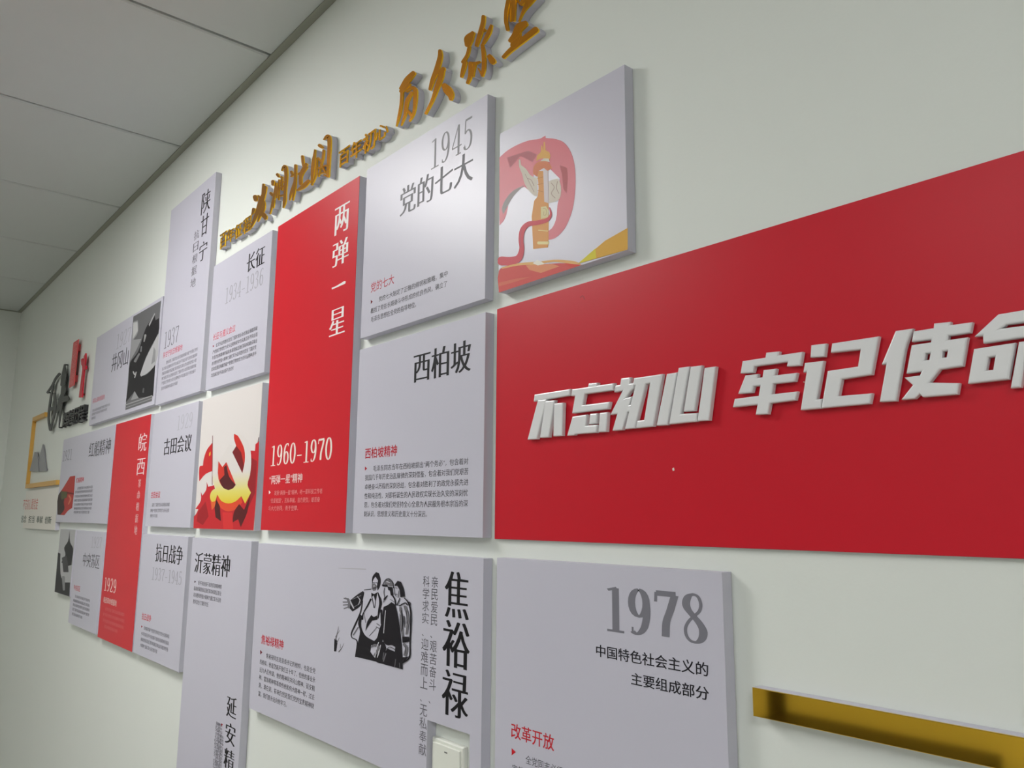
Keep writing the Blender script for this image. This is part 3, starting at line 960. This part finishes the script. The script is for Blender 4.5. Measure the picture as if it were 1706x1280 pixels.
art(p, 'printed_leading_man', N, [
    (K, [(452, 200), (490, 150), (522, 162), (542, 240), (530, 310), (508, 350), (500, 300), (512, 240), (484, 200), (460, 235), (448, 300)]),
    (G1, [(446, 268), (480, 275), (502, 300), (490, 345), (462, 352), (444, 325)]),
    (K, [(455, 262), (480, 268)], 8), (K, [(488, 264), (505, 268)], 8), (K, [(462, 322), (488, 318)], 10), (G2, [(470, 290), (468, 308)], 8),
    (K, [(440, 370), (470, 385), (505, 365), (500, 400), (485, 470), (465, 400), (442, 420)]),
    (K, [(215, 452), (280, 398), (350, 352), (366, 370), (345, 460), (326, 510), (240, 572), (208, 535)]),
    (G2, [(212, 458), (252, 535)], [16, 12]), (G1, [(240, 440), (330, 400)], [6, 10]), (G1, [(260, 520), (330, 480)], [8, 6]), (G2, [(290, 410), (320, 450), (300, 500)], [5, 9, 4]),
    (G1, [(205, 445), (150, 430)], 12), (G1, [(195, 470), (140, 470)], 12), (G1, [(195, 498), (142, 502)], 12), (G1, [(205, 520), (150, 540)], 12), (G1, [(190, 440), (165, 425)], 10),
    (G1, [(190, 440), (205, 480), (200, 525)], 26),
    (K, [(365, 340), (440, 332)], 7), (K, [(348, 460), (325, 580), (270, 710), (230, 800), (236, 850), (290, 890), (275, 1050)], [10, 14, 18, 14, 10, 12, 16]),
    (K, [(322, 600), (346, 620), (332, 700), (342, 760), (380, 830), (472, 885), (502, 850), (520, 780), (548, 700), (560, 900), (520, 960), (440, 930), (430, 1000), (510, 1110), (430, 1090), (268, 1052), (302, 880), (320, 780), (300, 700)]),
    (K, [(435, 440), (400, 510), (355, 590), (345, 650)], [18, 16, 12, 20]), (K, [(512, 370), (540, 470), (525, 560), (512, 640)], [10, 30, 24, 14]), (K, [(548, 560), (550, 700)], [24, 18]),
    (K, [(448, 420), (470, 530)], 8), (K, [(490, 420), (478, 530)], 6),
    (K, [(440, 608), (468, 630), (503, 612), (506, 656), (450, 668), (400, 740), (378, 780), (398, 680)]),
    (K, [(500, 1112), (440, 1040), (470, 1060), (520, 985), (540, 900), (575, 890), (600, 960), (590, 1010), (560, 1128)]), (G2, [(540, 930), (520, 1010), (505, 1060)], [8, 14, 6]), (G1, [(575, 1010), (565, 1080)], 8),
    (G1, [(420, 830), (500, 740)], 6), (G1, [(250, 820), (300, 740)], 12), (G1, [(500, 700), (530, 720)], 10), (G1, [(495, 735), (525, 750)], 10),
    (G1, [(440, 950), (480, 930), (520, 960), (470, 1040)], [10, 30, 30, 14]), (G2, [(460, 960), (490, 1000), (480, 1060)], 8), (G2, [(520, 900), (500, 950)], 8), (G1, [(360, 560), (380, 690)], 5),
])
art(p, 'printed_capped_man', N.at(FR - .0007), [
    (G1, [(580, 285), (590, 235), (625, 220), (662, 250), (672, 300), (640, 300), (610, 285)]),
    (K, [(560, 290), (590, 235), (630, 222), (668, 262), (675, 320)], 8), (K, [(552, 285), (612, 285), (616, 310), (560, 304)]),
    (G2, [(605, 250), (635, 262)], 10), (K, [(600, 240), (640, 250)], 6),
    (K, [(612, 305), (665, 310), (675, 392), (650, 402), (636, 345), (622, 345)]), (K, [(580, 320), (575, 370), (582, 420), (570, 470)], 6), (K, [(610, 400), (580, 440)], [8, 20]),
    (K, [(618, 500), (655, 470), (698, 500), (728, 640), (750, 800), (765, 950), (775, 1188), (700, 1168), (555, 1128), (590, 1000), (610, 965), (690, 998), (695, 950), (660, 930), (610, 930), (575, 900), (548, 800), (560, 600), (572, 520)]),
    (G2, [(592, 560), (580, 700), (572, 800)], 7), (G1, [(640, 440), (690, 470)], 6), (K, [(660, 390), (690, 440), (700, 500)], 14), (G1, [(600, 970), (640, 950), (690, 975)], 10),
    (G1, [(595, 1020), (570, 1100)], 12), (G1, [(700, 1080), (690, 1160)], 6), (G1, [(740, 1120), (745, 1170)], 6),
])
art(p, 'printed_woman', N.at(FR - .0011), [
    (K, [(688, 285), (720, 243), (756, 255), (785, 330), (798, 412), (750, 418), (742, 345), (715, 295), (690, 300)]),
    (K, [(682, 310), (688, 380), (705, 410)], 6), (K, [(695, 318), (715, 322)], 5), (K, [(698, 385), (716, 388)], 6), (G1, [(735, 350), (725, 420)], 10),
    (K, [(745, 430), (715, 500)], [8, 14]), (K, [(790, 425), (830, 470), (858, 560), (860, 700), (852, 900), (845, 1060), (765, 1120)], [8, 14, 16, 18, 14, 16, 20]),
    (K, [(740, 510), (800, 480), (825, 500)], 12),
    (G1, [(750, 530), (760, 700), (775, 830)], [24, 30, 20]), (G1, [(800, 520), (830, 640), (815, 800)], [30, 26, 24]),
    (K, [(760, 560), (775, 680), (765, 780)], [8, 12, 8]), (K, [(790, 620), (800, 740)], 10), (K, [(815, 560), (822, 700)], 6), (G2, [(812, 700), (800, 810)], 8), (G2, [(735, 560), (750, 600)], 6),
    (K, [(768, 838), (845, 838), (842, 892), (772, 905)]), (G1, [(790, 920), (815, 960), (800, 1030)], [30, 30, 34]), (K, [(800, 940), (810, 1020)], 6), (K, [(762, 1062), (845, 1050), (770, 1120)]),
    (K, [(835, 470), (855, 480), (850, 520)], 10),
])
art(p, 'printed_shrub', N, [
    (K, [(42, 995), (46, 860), (70, 870), (80, 900), (66, 998)]), (G1, [(60, 870), (85, 770), (90, 730)], [14, 8, 4]), (G1, [(75, 900), (100, 850)], [10, 4]), (G1, [(60, 840), (105, 770)], [8, 3]),
    (G1, [(95, 1000), (125, 960), (148, 910)], [14, 8, 3]), (G1, [(110, 960), (110, 920)], 5),
    ((182, 180, 188), [(90, 108), (380, 120)], [5, 14]),
])

# --- 1978
p = panel('display_panel', (RX(-1.036), RX(-.603), RZ(-.52), RZ(-.0625)), 'large white display panel headed 1978 in grey numerals, lower right under the banner')
numerals(p, 'year_lettering', ZL78, '1978', (700, 252), (1275, 592), (122, 121, 130), thick=.15, thin=.05)
text(p, 'title_lettering', ZL78, [('中国特色社会主义的', (651, 585), (1280, 768)), ('主要组成部分', (847, 742), (1284, 903))], (30, 28, 36), 'medium')
text(p, 'subtitle_lettering', ZL78, [('改革开放', (175, 1030), (414, 1180))], (196, 34, 46), 'medium')
text(p, 'body_text', ZL78, [('全党同志必须全面贯彻党的', (255, 1205), (690, 1340)), ('完善和发展中国特色社会主义', (180, 1255), (690, 1410))], (74, 72, 80), 'sans')
bullet(p, ZL78, [(177, 1168), (201, 1190), (177, 1208)], (196, 26, 40))

# ================================================================ long red banner with raised characters
BY = W - .006
bx0, bz1 = un(828, 517, BY)
_, bz0 = un(827, 898, BY)
bx1, bz1b = un(1706, 247.5, BY)
_, bz0b = un(1706, 932, BY)
x0, x1, z0, z1 = bx0, .75, (bz0 + bz0b) / 2, (bz1 + bz1b) / 2
ban = empty('wall_banner', ((x0 + x1) / 2, W, z0), 'long red banner board carrying raised white block characters', 'banner')
b = MB(); b.box(x0, x1, BY + .001, W - .0005, z0, z1); b.build('board', M_foam, ban)
b = MB(); b.bbox(x0, x1, BY, BY + .001, z0, z1, .0004); b.build('printed_face', M_ban, ban)
LT = .008                      # letter thickness
LY = BY - LT
B1 = F(840, 560, 4.265, LY); B2 = F(1200, 480, 3.3715, LY); B3 = F(1560, 500, 6.4, LY)
CH = [
    ('不', B1, [[[(213, 415), (467, 375), (460, 422), (206, 466)]], [[(236, 455), (300, 448), (228, 733), (162, 738)]], [[(290, 462), (356, 455), (313, 720), (250, 724)]], [[(352, 478), (416, 472), (408, 710), (345, 714)]]]),
    ('忘', B1, [[[(597, 335), (660, 330), (656, 365), (590, 370)]], [[(480, 378), (778, 333), (768, 385), (570, 412), (555, 490), (747, 466), (735, 518), (479, 550), (500, 424), (473, 427)]],
               [[(482, 572), (584, 557), (578, 636), (660, 630), (650, 687), (497, 698), (495, 705), (443, 709)]], [[(607, 552), (660, 548), (650, 622), (598, 628)]], [[(676, 545), (731, 540), (722, 680), (665, 684)]]]),
    ('初', B1, [[[(828, 300), (893, 292), (889, 336), (925, 331), (915, 372), (893, 395), (862, 440), (905, 428), (835, 668), (765, 674), (800, 552), (750, 560), (838, 388), (778, 400), (788, 350), (820, 345)]], [[(872, 492), (905, 485), (898, 535), (866, 545)]],
               [[(918, 298), (1122, 268), (1055, 643), (932, 655), (942, 602), (990, 595), (1032, 335), (1003, 342), (925, 655), (853, 662), (928, 350), (910, 352)]]]),
    ('心', B1, [[[(1152, 268), (1226, 257), (1155, 633), (1078, 637)]], [[(1236, 225), (1312, 215), (1252, 553), (1370, 545), (1362, 608), (1168, 627)]], [[(1322, 217), (1400, 207), (1348, 532), (1271, 538)]], [[(1420, 225), (1500, 215), (1452, 600), (1369, 605)]]]),
    ('牢', B2, [[[(122, 410), (250, 390), (255, 362), (328, 355), (325, 377), (460, 357), (446, 435), (370, 440), (376, 414), (190, 440), (182, 475), (110, 480)]],
               [[(240, 460), (312, 452), (304, 490), (428, 475), (416, 525), (296, 538), (288, 596), (430, 580), (418, 630), (277, 648), (265, 708), (195, 712), (206, 655), (67, 670), (78, 622), (212, 605), (222, 548), (185, 552), (175, 588), (97, 594), (138, 490), (208, 482), (205, 505), (234, 500)]]]),
    ('记', B2, [[[(508, 320), (592, 310), (582, 385), (503, 390)]], [[(472, 420), (578, 408), (540, 625), (570, 621), (562, 676), (448, 686), (482, 470), (463, 474)]],
               [[(625, 310), (888, 270), (848, 486), (680, 512), (662, 606), (850, 590), (838, 650), (565, 675), (600, 465), (770, 440), (785, 345), (617, 363)]]]),
    ('使', B2, [[[(982, 240), (1080, 226), (1045, 310), (1034, 350), (985, 635), (892, 640), (930, 425), (903, 430)]],
               [[(1083, 242), (1195, 224), (1198, 198), (1292, 188), (1290, 207), (1414, 190), (1402, 250), (1280, 268), (1276, 291), (1388, 275), (1360, 438), (1232, 457), (1175, 530), (1341, 533), (1330, 597), (1135, 613), (1118, 595), (1090, 622), (1013, 628), (1078, 545), (1030, 502), (1118, 490), (1128, 468), (1042, 480), (1072, 320), (1180, 304), (1182, 288), (1072, 302)],
                [(1152, 368), (1178, 364), (1170, 402), (1146, 405)], [(1248, 355), (1275, 351), (1268, 388), (1243, 391)]]]),
    ('命', B3, [[[(400, 388), (655, 150), (1000, 92), (1290, 290), (1120, 300), (1105, 370), (495, 462), (490, 380)], [(690, 302), (742, 262), (1000, 225), (1000, 262)]],
               [[(395, 520), (838, 452), (765, 845), (330, 893)], [(553, 612), (622, 600), (600, 742), (527, 750)]],
               [[(875, 445), (1200, 395), (1150, 800), (1060, 810), (1090, 500), (960, 520), (900, 930), (785, 940)]]]),
]
for ch, fr, pieces in CH:
    mb = MB()
    for k, loops in enumerate(pieces):
        lp = [[fr(*q) for q in l] for l in loops]
        v, f = curve_mesh(lp, extrude=LT / 2 - .0018, bevel=.0018, bres=2)
        mb.add([(a, LY + LT / 2 - c + .00002 * k, z) for a, z, c in v], f)
    mb.build('raised_character', M_acr, ban)
b = MB()
bs = F(1200, 480, 3.3715, BY)
art(ban, 'paint_speck', F(0, 0, 1, BY), [((226, 214, 206), [(1120, 781), (1123, 779), (1124, 784), (1121, 785)])])
art(ban, 'paint_speck', F(0, 0, 1, BY), [((226, 190, 180), [(1338, 637), (1340, 635), (1341, 638)])])
art(ban, 'scratch', F(0, 0, 1, BY), [((150, 40, 46), [(967, 496), (971, 493), (974, 499)], 1.2)])

# ================================================================ gold mirrored characters above the panels
GY0 = FR + .0005


def gold_big(ch, fr, strokes, where):
    fr = fr.at(GY0)
    face, body_ = MB(), MB()
    pts = [fr(*q) for s in strokes for q in s[0]]
    cx = sum(q[0] for q in pts) / len(pts)
    root = empty('gold_character', (cx, W, min(q[1] for q in pts)), where, 'character', 'large gold brush characters on the wall')
    for k, (P_, w_) in enumerate(strokes):
        d = .00006 * k
        solid_strip(face, body_, fr, P_, w_, GY0 + d, W - .0006, .0009, 1.0 * fr.k / 6, sheet=.0028)
    face.build('mirror_face', [M_gold, M_rim], root)
    body_.build('foam_body', M_foam, root)


def gold_small(ch, fr, A, B, label, group='small gold block characters on the wall', depth=None, m=(M_gold, M_rim), style='bold'):
    fr = fr.at(GY0)
    lp = fit(weight(glyphs(ch), .010, .010), *box_of(fr, A, B))
    x0, x1, z0, z1 = box_of(fr, A, B)
    root = empty('gold_character', ((x0 + x1) / 2, W, z0), label, 'character', group)
    v, f = curve_mesh(lp, extrude=.0008, bevel=.0006, bres=0)
    v = [(a, GY0 + .0014 - c, z) for a, z, c in v]
    mi = []
    for q in f:
        ysp = [v[i][1] for i in q]
        mi.append(0 if max(ysp) - min(ysp) < 1e-5 else 1)
    obj('mirror_face', v, f, list(m), root, midx=mi)
    h = (W - .0006 - GY0 - .003) / 2
    v, f = curve_mesh(lp, extrude=h)
    obj('foam_body', [(a, GY0 + .003 + h - c, z) for a, z, c in v], f, M_foam, root)


C1 = F(360, 300, 10.67)
where = 'small gold character at the far left end of the gold line, %s'
gold_small('百', C1, (68, 975), (172, 1165), 'small gold character, leftmost of the whole gold line')
gold_small('年', C1, (192, 900), (305, 1060), 'small gold character, second from the left end of the gold line')
gold_small('征', C1, (335, 812), (450, 975), 'small gold character, third from the left end of the gold line')
gold_small('程', C1, (478, 705), (612, 880), 'small gold character just before the first large gold brush character')
C3 = F(550, 190, 12.8)
gold_small('百', C3, (180, 810), (392, 1010), 'small gold character right of the tall gate-shaped gold one')
gold_small('年', C3, (432, 640), (655, 860), 'small gold character, second of the four in the middle of the gold line')
gold_small('初', C3, (693, 455), (952, 700), 'small gold character, third of the four in the middle of the gold line')
gold_small('心', C3, (962, 300), (1225, 440), 'small gold character just before the gold brush characters at upper right')
gold_big('波', C1, [([(690, 300), (700, 350)], [80, 70]), ([(665, 520), (650, 570), (630, 610)], [60, 45, 20]),
                   ([(870, 130), (850, 230), (790, 400), (735, 560), (640, 790), (605, 850)], [60, 70, 100, 80, 40, 15]), ([(835, 80), (830, 180), (825, 260)], [40, 50, 50]),
                   ([(750, 280), (800, 340), (830, 410), (820, 520), (770, 640), (735, 735)], [30, 60, 80, 80, 50, 20]),
                   ([(745, 570), (810, 600), (860, 650), (872, 685)], [60, 80, 80, 55])], 'first large gold brush character, lowest at the left of the line')
C2 = F(410, 220, 8)
gold_big('澜', C2, [([(355, 660), (352, 700)], [48, 35]), ([(325, 815), (350, 840)], [35, 40]), ([(395, 680), (372, 850), (345, 960), (315, 1090)], [20, 36, 30, 14]), ([(400, 720), (406, 800), (400, 870)], [22, 30, 20]),
                   ([(368, 860), (365, 940), (358, 1010)], [18, 26, 14]), ([(412, 565), (428, 590)], [40, 34]), ([(468, 512), (492, 468), (520, 470), (528, 600), (515, 800), (508, 920), (490, 1005)], [14, 36, 50, 46, 38, 44, 20]),
                   ([(435, 640), (425, 760), (428, 900)], [26, 30, 16]), ([(470, 600), (468, 700), (470, 770)], [30, 26, 20]), ([(385, 790), (440, 755), (500, 720)], [20, 26, 22]), ([(425, 850), (470, 845), (515, 830)], [18, 24, 20]), ([(430, 690), (490, 660)], [22, 20])],
         'large gold brush character with a hooked right stroke, second of the big ones')
gold_big('壮', C2, [([(600, 530), (615, 575)], [34, 30]), ([(655, 445), (652, 600), (640, 760), (618, 905)], [36, 36, 40, 18]), ([(575, 905), (600, 800), (645, 650)], [14, 36, 24]), ([(595, 590), (665, 550)], [20, 24]),
                   ([(745, 325), (752, 400), (757, 450)], [36, 36, 26]), ([(795, 430), (745, 530), (722, 600), (722, 690)], [44, 56, 46, 40]), ([(700, 560), (750, 530), (800, 470)], [34, 44, 34]), ([(680, 775), (760, 720), (825, 655)], [26, 60, 50])],
         'large gold brush character with a thick base stroke, third of the big ones')
gold_big('阔', C2, [([(915, 240), (890, 450), (872, 700)], [22, 50, 28]), ([(940, 350), (928, 550), (890, 670)], [20, 28, 16]), ([(975, 178), (1005, 200)], [46, 42]), ([(1028, 245), (1018, 340), (960, 590)], [30, 30, 18]),
                   ([(955, 345), (1000, 400)], [24, 26]), ([(985, 420), (1010, 470), (1045, 525)], [24, 28, 24]), ([(1030, 98), (1068, 62), (1100, 72), (1105, 200), (1095, 400), (1085, 585)], [14, 46, 54, 50, 46, 40]),
                   ([(1035, 572), (1085, 592)], [22, 28]), ([(955, 480), (1055, 445)], [20, 22]), ([(960, 560), (1010, 540), (1050, 545)], [22, 22, 18])],
         'tall gate-shaped large gold brush character with a hooked right stroke, fourth of the big ones')
C4 = F(650, 70, 8.533)
gold_big('历', C4, [([(150, 660), (240, 540), (325, 445)], [50, 90, 70]), ([(165, 690), (150, 900), (115, 1080), (82, 1195)], [44, 42, 36, 12]), ([(155, 700), (205, 660), (270, 600)], [60, 50, 40]),
                   ([(230, 700), (300, 650), (350, 680), (352, 820), (335, 980), (305, 1060), (268, 1125)], [30, 44, 60, 56, 40, 36, 16]), ([(300, 720), (240, 830), (220, 930), (205, 1040), (150, 1185)], [44, 56, 50, 40, 14]),
                   ([(230, 960), (270, 1010), (300, 1060)], [36, 40, 30])], 'large gold brush character above the left corner of the 1945 panel')
gold_big('久', C4, [([(705, 125), (705, 220), (655, 400), (600, 540), (562, 670)], [50, 70, 74, 62, 40]), ([(752, 375), (715, 500), (660, 650), (590, 840), (500, 1015)], [50, 76, 66, 44, 32]), ([(690, 430), (750, 390)], [70, 60]),
                   ([(765, 620), (810, 680), (855, 750), (858, 810)], [80, 120, 96, 50])], 'large gold brush character of long sweeping strokes, second of the upper right four')
C5 = F(755, 0, 8.53)
gold_big('弥', C5, [([(275, 470), (220, 550), (205, 630)], [60, 130, 90]), ([(222, 670), (195, 780), (135, 880)], [44, 46, 50]), ([(165, 880), (140, 980), (112, 1085)], [60, 60, 40]), ([(240, 900), (240, 1000), (232, 1090), (200, 1175)], [60, 56, 56, 44]),
                   ([(300, 900), (285, 990), (275, 1080)], [50, 44, 30]), ([(425, 235), (415, 330), (375, 480), (325, 640)], [54, 60, 64, 50]), ([(535, 360), (505, 450), (450, 560), (415, 620)], [36, 60, 50, 34]),
                   ([(405, 640), (425, 760), (428, 960), (405, 1070)], [40, 56, 56, 44]), ([(400, 1070), (345, 965)], [24, 12]), ([(510, 800), (555, 870)], [70, 90]), ([(230, 890), (310, 895), (370, 875)], [30, 40, 24]), ([(370, 460), (440, 420)], [30, 40])],
         'large gold brush character with a separate dot at its right')
gold_big('坚', C5, [([(780, 10), (752, 150), (745, 300), (768, 420)], [60, 56, 50, 44]), ([(855, -80), (855, 100), (850, 280)], [70, 66, 56]), ([(815, 30), (805, 160), (805, 300)], [24, 24, 20]), ([(1140, -60), (1050, 60), (985, 170), (930, 300)], [110, 80, 40, 18]),
                   ([(1060, -70), (960, 50)], [90, 60]), ([(905, -60), (915, 30)], [24, 20]), ([(790, -60), (1150, -150)], [60, 60]), ([(1020, 320), (930, 380), (880, 490), (805, 575)], [60, 110, 96, 60]), ([(945, 440), (1030, 340)], [30, 50]), ([(915, 400), (890, 510), (850, 640)], [90, 120, 90]), ([(955, 520), (930, 560), (870, 640)], [40, 70, 60]),
                   ([(710, 805), (800, 715), (950, 590), (1165, 420)], [54, 66, 80, 90])], 'large gold brush character at the upper right end, cut by the frame')

# ================================================================ gold strip, lower right
ZR = F(1200, 1080, 3.3715)
sx0, sz1 = ZR(178, 228)
sz1 = (sz1 + ZR(1706, 498)[1]) / 2
sz0 = (ZR(187, 385)[1] + ZR(1540, 674)[1]) / 2
g = empty('gold_strip', (sx0, W, sz0), 'long polished gold strip on the bare wall, lower right corner', 'wall strip')
b = MB(); b.box(sx0, .62, FR + .003, W - .0006, sz0, sz1); b.build('foam_body', M_foam, g)
b = MB(); b.bbox(sx0, .62, FR, FR + .003, sz0, sz1, .0006); b.build('mirror_face', M_strip, g)

# ================================================================ light switch in the notch
SY = W - .009
lx0, lz1 = sw.at(SY)(392, 590)
lx1, _ = sw.at(SY)(1000, 800)
lx0 = lx1 - .086
s = empty('light_switch', ((lx0 + lx1) / 2, W, lz1 - .086), 'white single light switch in the notch of a wide display panel', 'light switch')
b = MB(); b.bbox(lx0, lx1, SY, W - .0005, lz1 - .086, lz1, .002); b.build('cover_plate', M_sw, s)
b = MB(); b.bbox(lx0 + .006, lx1 - .006, SY - .0025, SY, lz1 - .080, lz1 - .006, .001); b.build('rocker', M_sw, s)
b = MB(); mx = (lx0 + lx1) / 2; b.box(mx - .004, mx + .004, SY - .0028, SY - .0024, lz1 - .0165, lz1 - .0145); b.build('indicator_mark', mat('indicator_grey', srgb(110, 112, 108), .4), s)

# ================================================================ far left: brush heading, frame, card
FL = F(30, 680, 5.818)
fr_ = FL
x0 = FL(70, 745)[0]
x1b = FL(365, 700)[0]
x1t = FL(255, 60)[0]
zt = FL(135, 95)[1]
zb_ = FL(78, 778)[1]
zb = (FL(70, 740)[1] + FL(365, 697)[1]) / 2
bw = zb - zb_
g = empty('gold_picture_frame', ((x0 + x1b) / 2, W, zb_), 'open gold frame with a broken corner, round the grey peaks at far left', 'frame')
b = MB(); b.box(x0, x1t, FR + .001, W - .0006, zt - bw, zt); b.build('top_bar', M_gfr, g)
b = MB(); b.box(x0, x0 + .012, FR + .001, W - .0006, zb, zt - bw); b.build('side_bar', M_gfr, g)
b = MB(); b.box(x0, x1b, FR + .001, W - .0006, zb_, zb); b.build('bottom_bar', M_gfr, g)

g = empty('mountain_cutout', (FL(190, 610)[0], W, FL(190, 620)[1]), 'grey cut-out mountain peaks inside the gold frame', 'wall ornament')
MY = W - .012
fm = FL.at(MY)
for k, lp in enumerate(([(112, 612), (135, 520), (160, 425), (178, 430), (190, 500), (200, 615)], [(180, 618), (195, 480), (230, 352), (240, 400), (252, 520), (264, 612)])):
    v, f = curve_mesh([[fm(*q) for q in lp]], extrude=.003)
    obj('peak', [(a, MY + .003 + .004 * k - c, z) for a, z, c in v], f, M_grey, g)
b = MB(); xa, za = fm(185, 620); xb_, _ = fm(262, 620)
b.box(xa, xb_, MY + .0075, W - .0006, za, za + .008); b.build('stand', M_grey, g)

x0, z1 = FL(62, 790)
x1, _ = FL(384, 800)
_, z0 = FL(45, 1162)
_, z0b = FL(362, 1188)
x1 = FL(364, 1188)[0] * .5 + x1 * .5
r = (FL(50, 1100)[0], x1, (z0 + z0b) / 2, z1 - .01)
p = panel('caption_card', r, 'cream card with red and dark lettering under the gold frame', cat='caption card', group=None, face=mat('printed_warm_card', srgb(226, 222, 214), .45))
text(p, 'red_lettering', FL, [('不忘初心跟党走', (56, 885), (188, 985))], (206, 104, 96), 'thin')
text(p, 'dark_lettering', FL, [('信念', (36, 1040), (76, 1112)), ('担当', (106, 1044), (156, 1114)), ('奉献', (184, 1048), (236, 1118)), ('创新', (264, 1050), (320, 1122))], (70, 84, 74), 'bold')

ZN_ = F(65, 550, 7.11)


def brush_thing(name, fr, strokes, m, label, y0, depth):
    fr = fr.at(y0)
    pts = [fr(*q) for s_ in strokes for q in s_[0]]
    root = empty(name, (sum(q[0] for q in pts) / len(pts), W, min(q[1] for q in pts)), label, 'character', 'black brush heading characters at far left')
    face, body_ = MB(), MB()
    for k, (P_, w_) in enumerate(strokes):
        solid_strip(face, body_, fr, P_, w_, y0 + .00008 * k, y0 + depth, .0006, 1, sheet=.002)
    face.build('front_face', [m, m], root)
    body_.build('backing', m, root)
    for q in (pts[0], pts[-1]):
        b = MB()
        b.box(q[0] - .003, q[0] + .003, y0 + depth, W - .0005, q[1] - .003, q[1] + .003)
        b.build('mounting_pin', m, root)


brush_thing('brush_character', ZN_, [([(98, 740), (150, 660), (190, 580), (238, 520)], [26, 22, 26, 30]), ([(168, 640), (140, 780), (118, 930), (108, 1060), (132, 1180)], [18, 24, 26, 22, 36]),
                                     ([(178, 755), (188, 860), (178, 1000), (150, 1110), (132, 1185)], [30, 32, 26, 20, 20]), ([(132, 935), (182, 930)], [46, 40])], M_black,
            'black brush character with an oval loop, leftmost of the heading', FR + .001, .003)
brush_thing('brush_character', ZN_, [([(300, 410), (292, 520), (272, 650)], [16, 50, 44]), ([(312, 525), (290, 640)], [26, 40]), ([(280, 660), (300, 700), (262, 800), (230, 900), (213, 975)], [34, 44, 50, 40, 26]),
                                     ([(255, 830), (328, 808)], [70, 60]), ([(275, 680), (262, 850), (245, 1010), (232, 1155)], [30, 36, 24, 8])], M_black,
            'black brush character with a pointed top, right of the looped one', FR + .001, .003)
for ch, A, B, lb in (('辉', (284, 985), (340, 1130), 'bold black character, first of the four under the brush heading'), ('煌', (346, 958), (405, 1105), 'bold black character, second of the four under the brush heading'),
                     ('历', (412, 932), (456, 1085), 'bold black character, third of the four under the brush heading'), ('程', (460, 905), (520, 1075), 'bold black character, last of the four under the brush heading, beside the 1927 panel')):
    x0, x1, z0, z1 = box_of(ZN_, A, B)
    root = empty('heading_character', ((x0 + x1) / 2, W, z0), lb, 'character', 'bold black heading characters')
    lp = fit(weight(glyphs(ch), .012, .012), x0, x1, z0, z1)
    h = (W - .0006 - FR - .001) / 2
    v, f = curve_mesh(lp, extrude=h)
    obj('letter_block', [(a, FR + .001 + h - c, z) for a, z, c in v], f, M_black, root)

x0, x1, z0, z1 = box_of(ZN_, (404, 148), (411, 655))
root = empty('seal_strip', ((x0 + x1) / 2, W, z0), 'faded red vertical strip with small characters above the black heading', 'seal strip')
b = MB(); b.bbox(x0, x1, FR + .001, FR + .004, z0, z1, .0008); b.build('strip', M_seal, root)
for za in (z0 + .02, z1 - .05):
    b = MB(); b.box(x0 + .02, x1 - .02, FR + .004, W - .0006, za, za + .03); b.build('mounting_block', M_seal, root)
vtext(root, 'strip_lettering', ZN_.at(FR + .001), '不忘初心牢记使命', (410, 170), (404, 640), (226, 150, 148), 'sans', .1)

fr = ZN_.at(FR + .001)
root = empty('torch_cutout', (fr(490, 800)[0], W, fr(490, 800)[1]), 'deep red cut-out of a raised torch with a flame, right of the faded red strip', 'wall ornament')
v, f = curve_mesh([[fr(*q) for q in [(470, 800), (505, 798), (520, 600), (532, 475), (552, 465), (556, 425), (542, 415), (510, 425), (512, 470), (505, 520)]]], extrude=.003)
obj('torch_handle', [(a, FR + .004 - c, z) for a, z, c in v], f, M_torch, root)
v, f = curve_mesh([[fr(*q) for q in [(512, 430), (500, 412), (496, 350), (513, 335), (522, 372), (530, 312), (549, 275), (551, 345), (541, 412)]]], extrude=.003)
obj('flame', [(a, FR + .004 - c, z) for a, z, c in v], f, M_torch, root)
for q in ((515, 440), (488, 760)):
    a, z = fr(*q)
    b = MB()
    b.box(a - .004, a + .004, FR + .007, W - .0006, z - .004, z + .004)
    b.build('mounting_pin', M_torch, root)
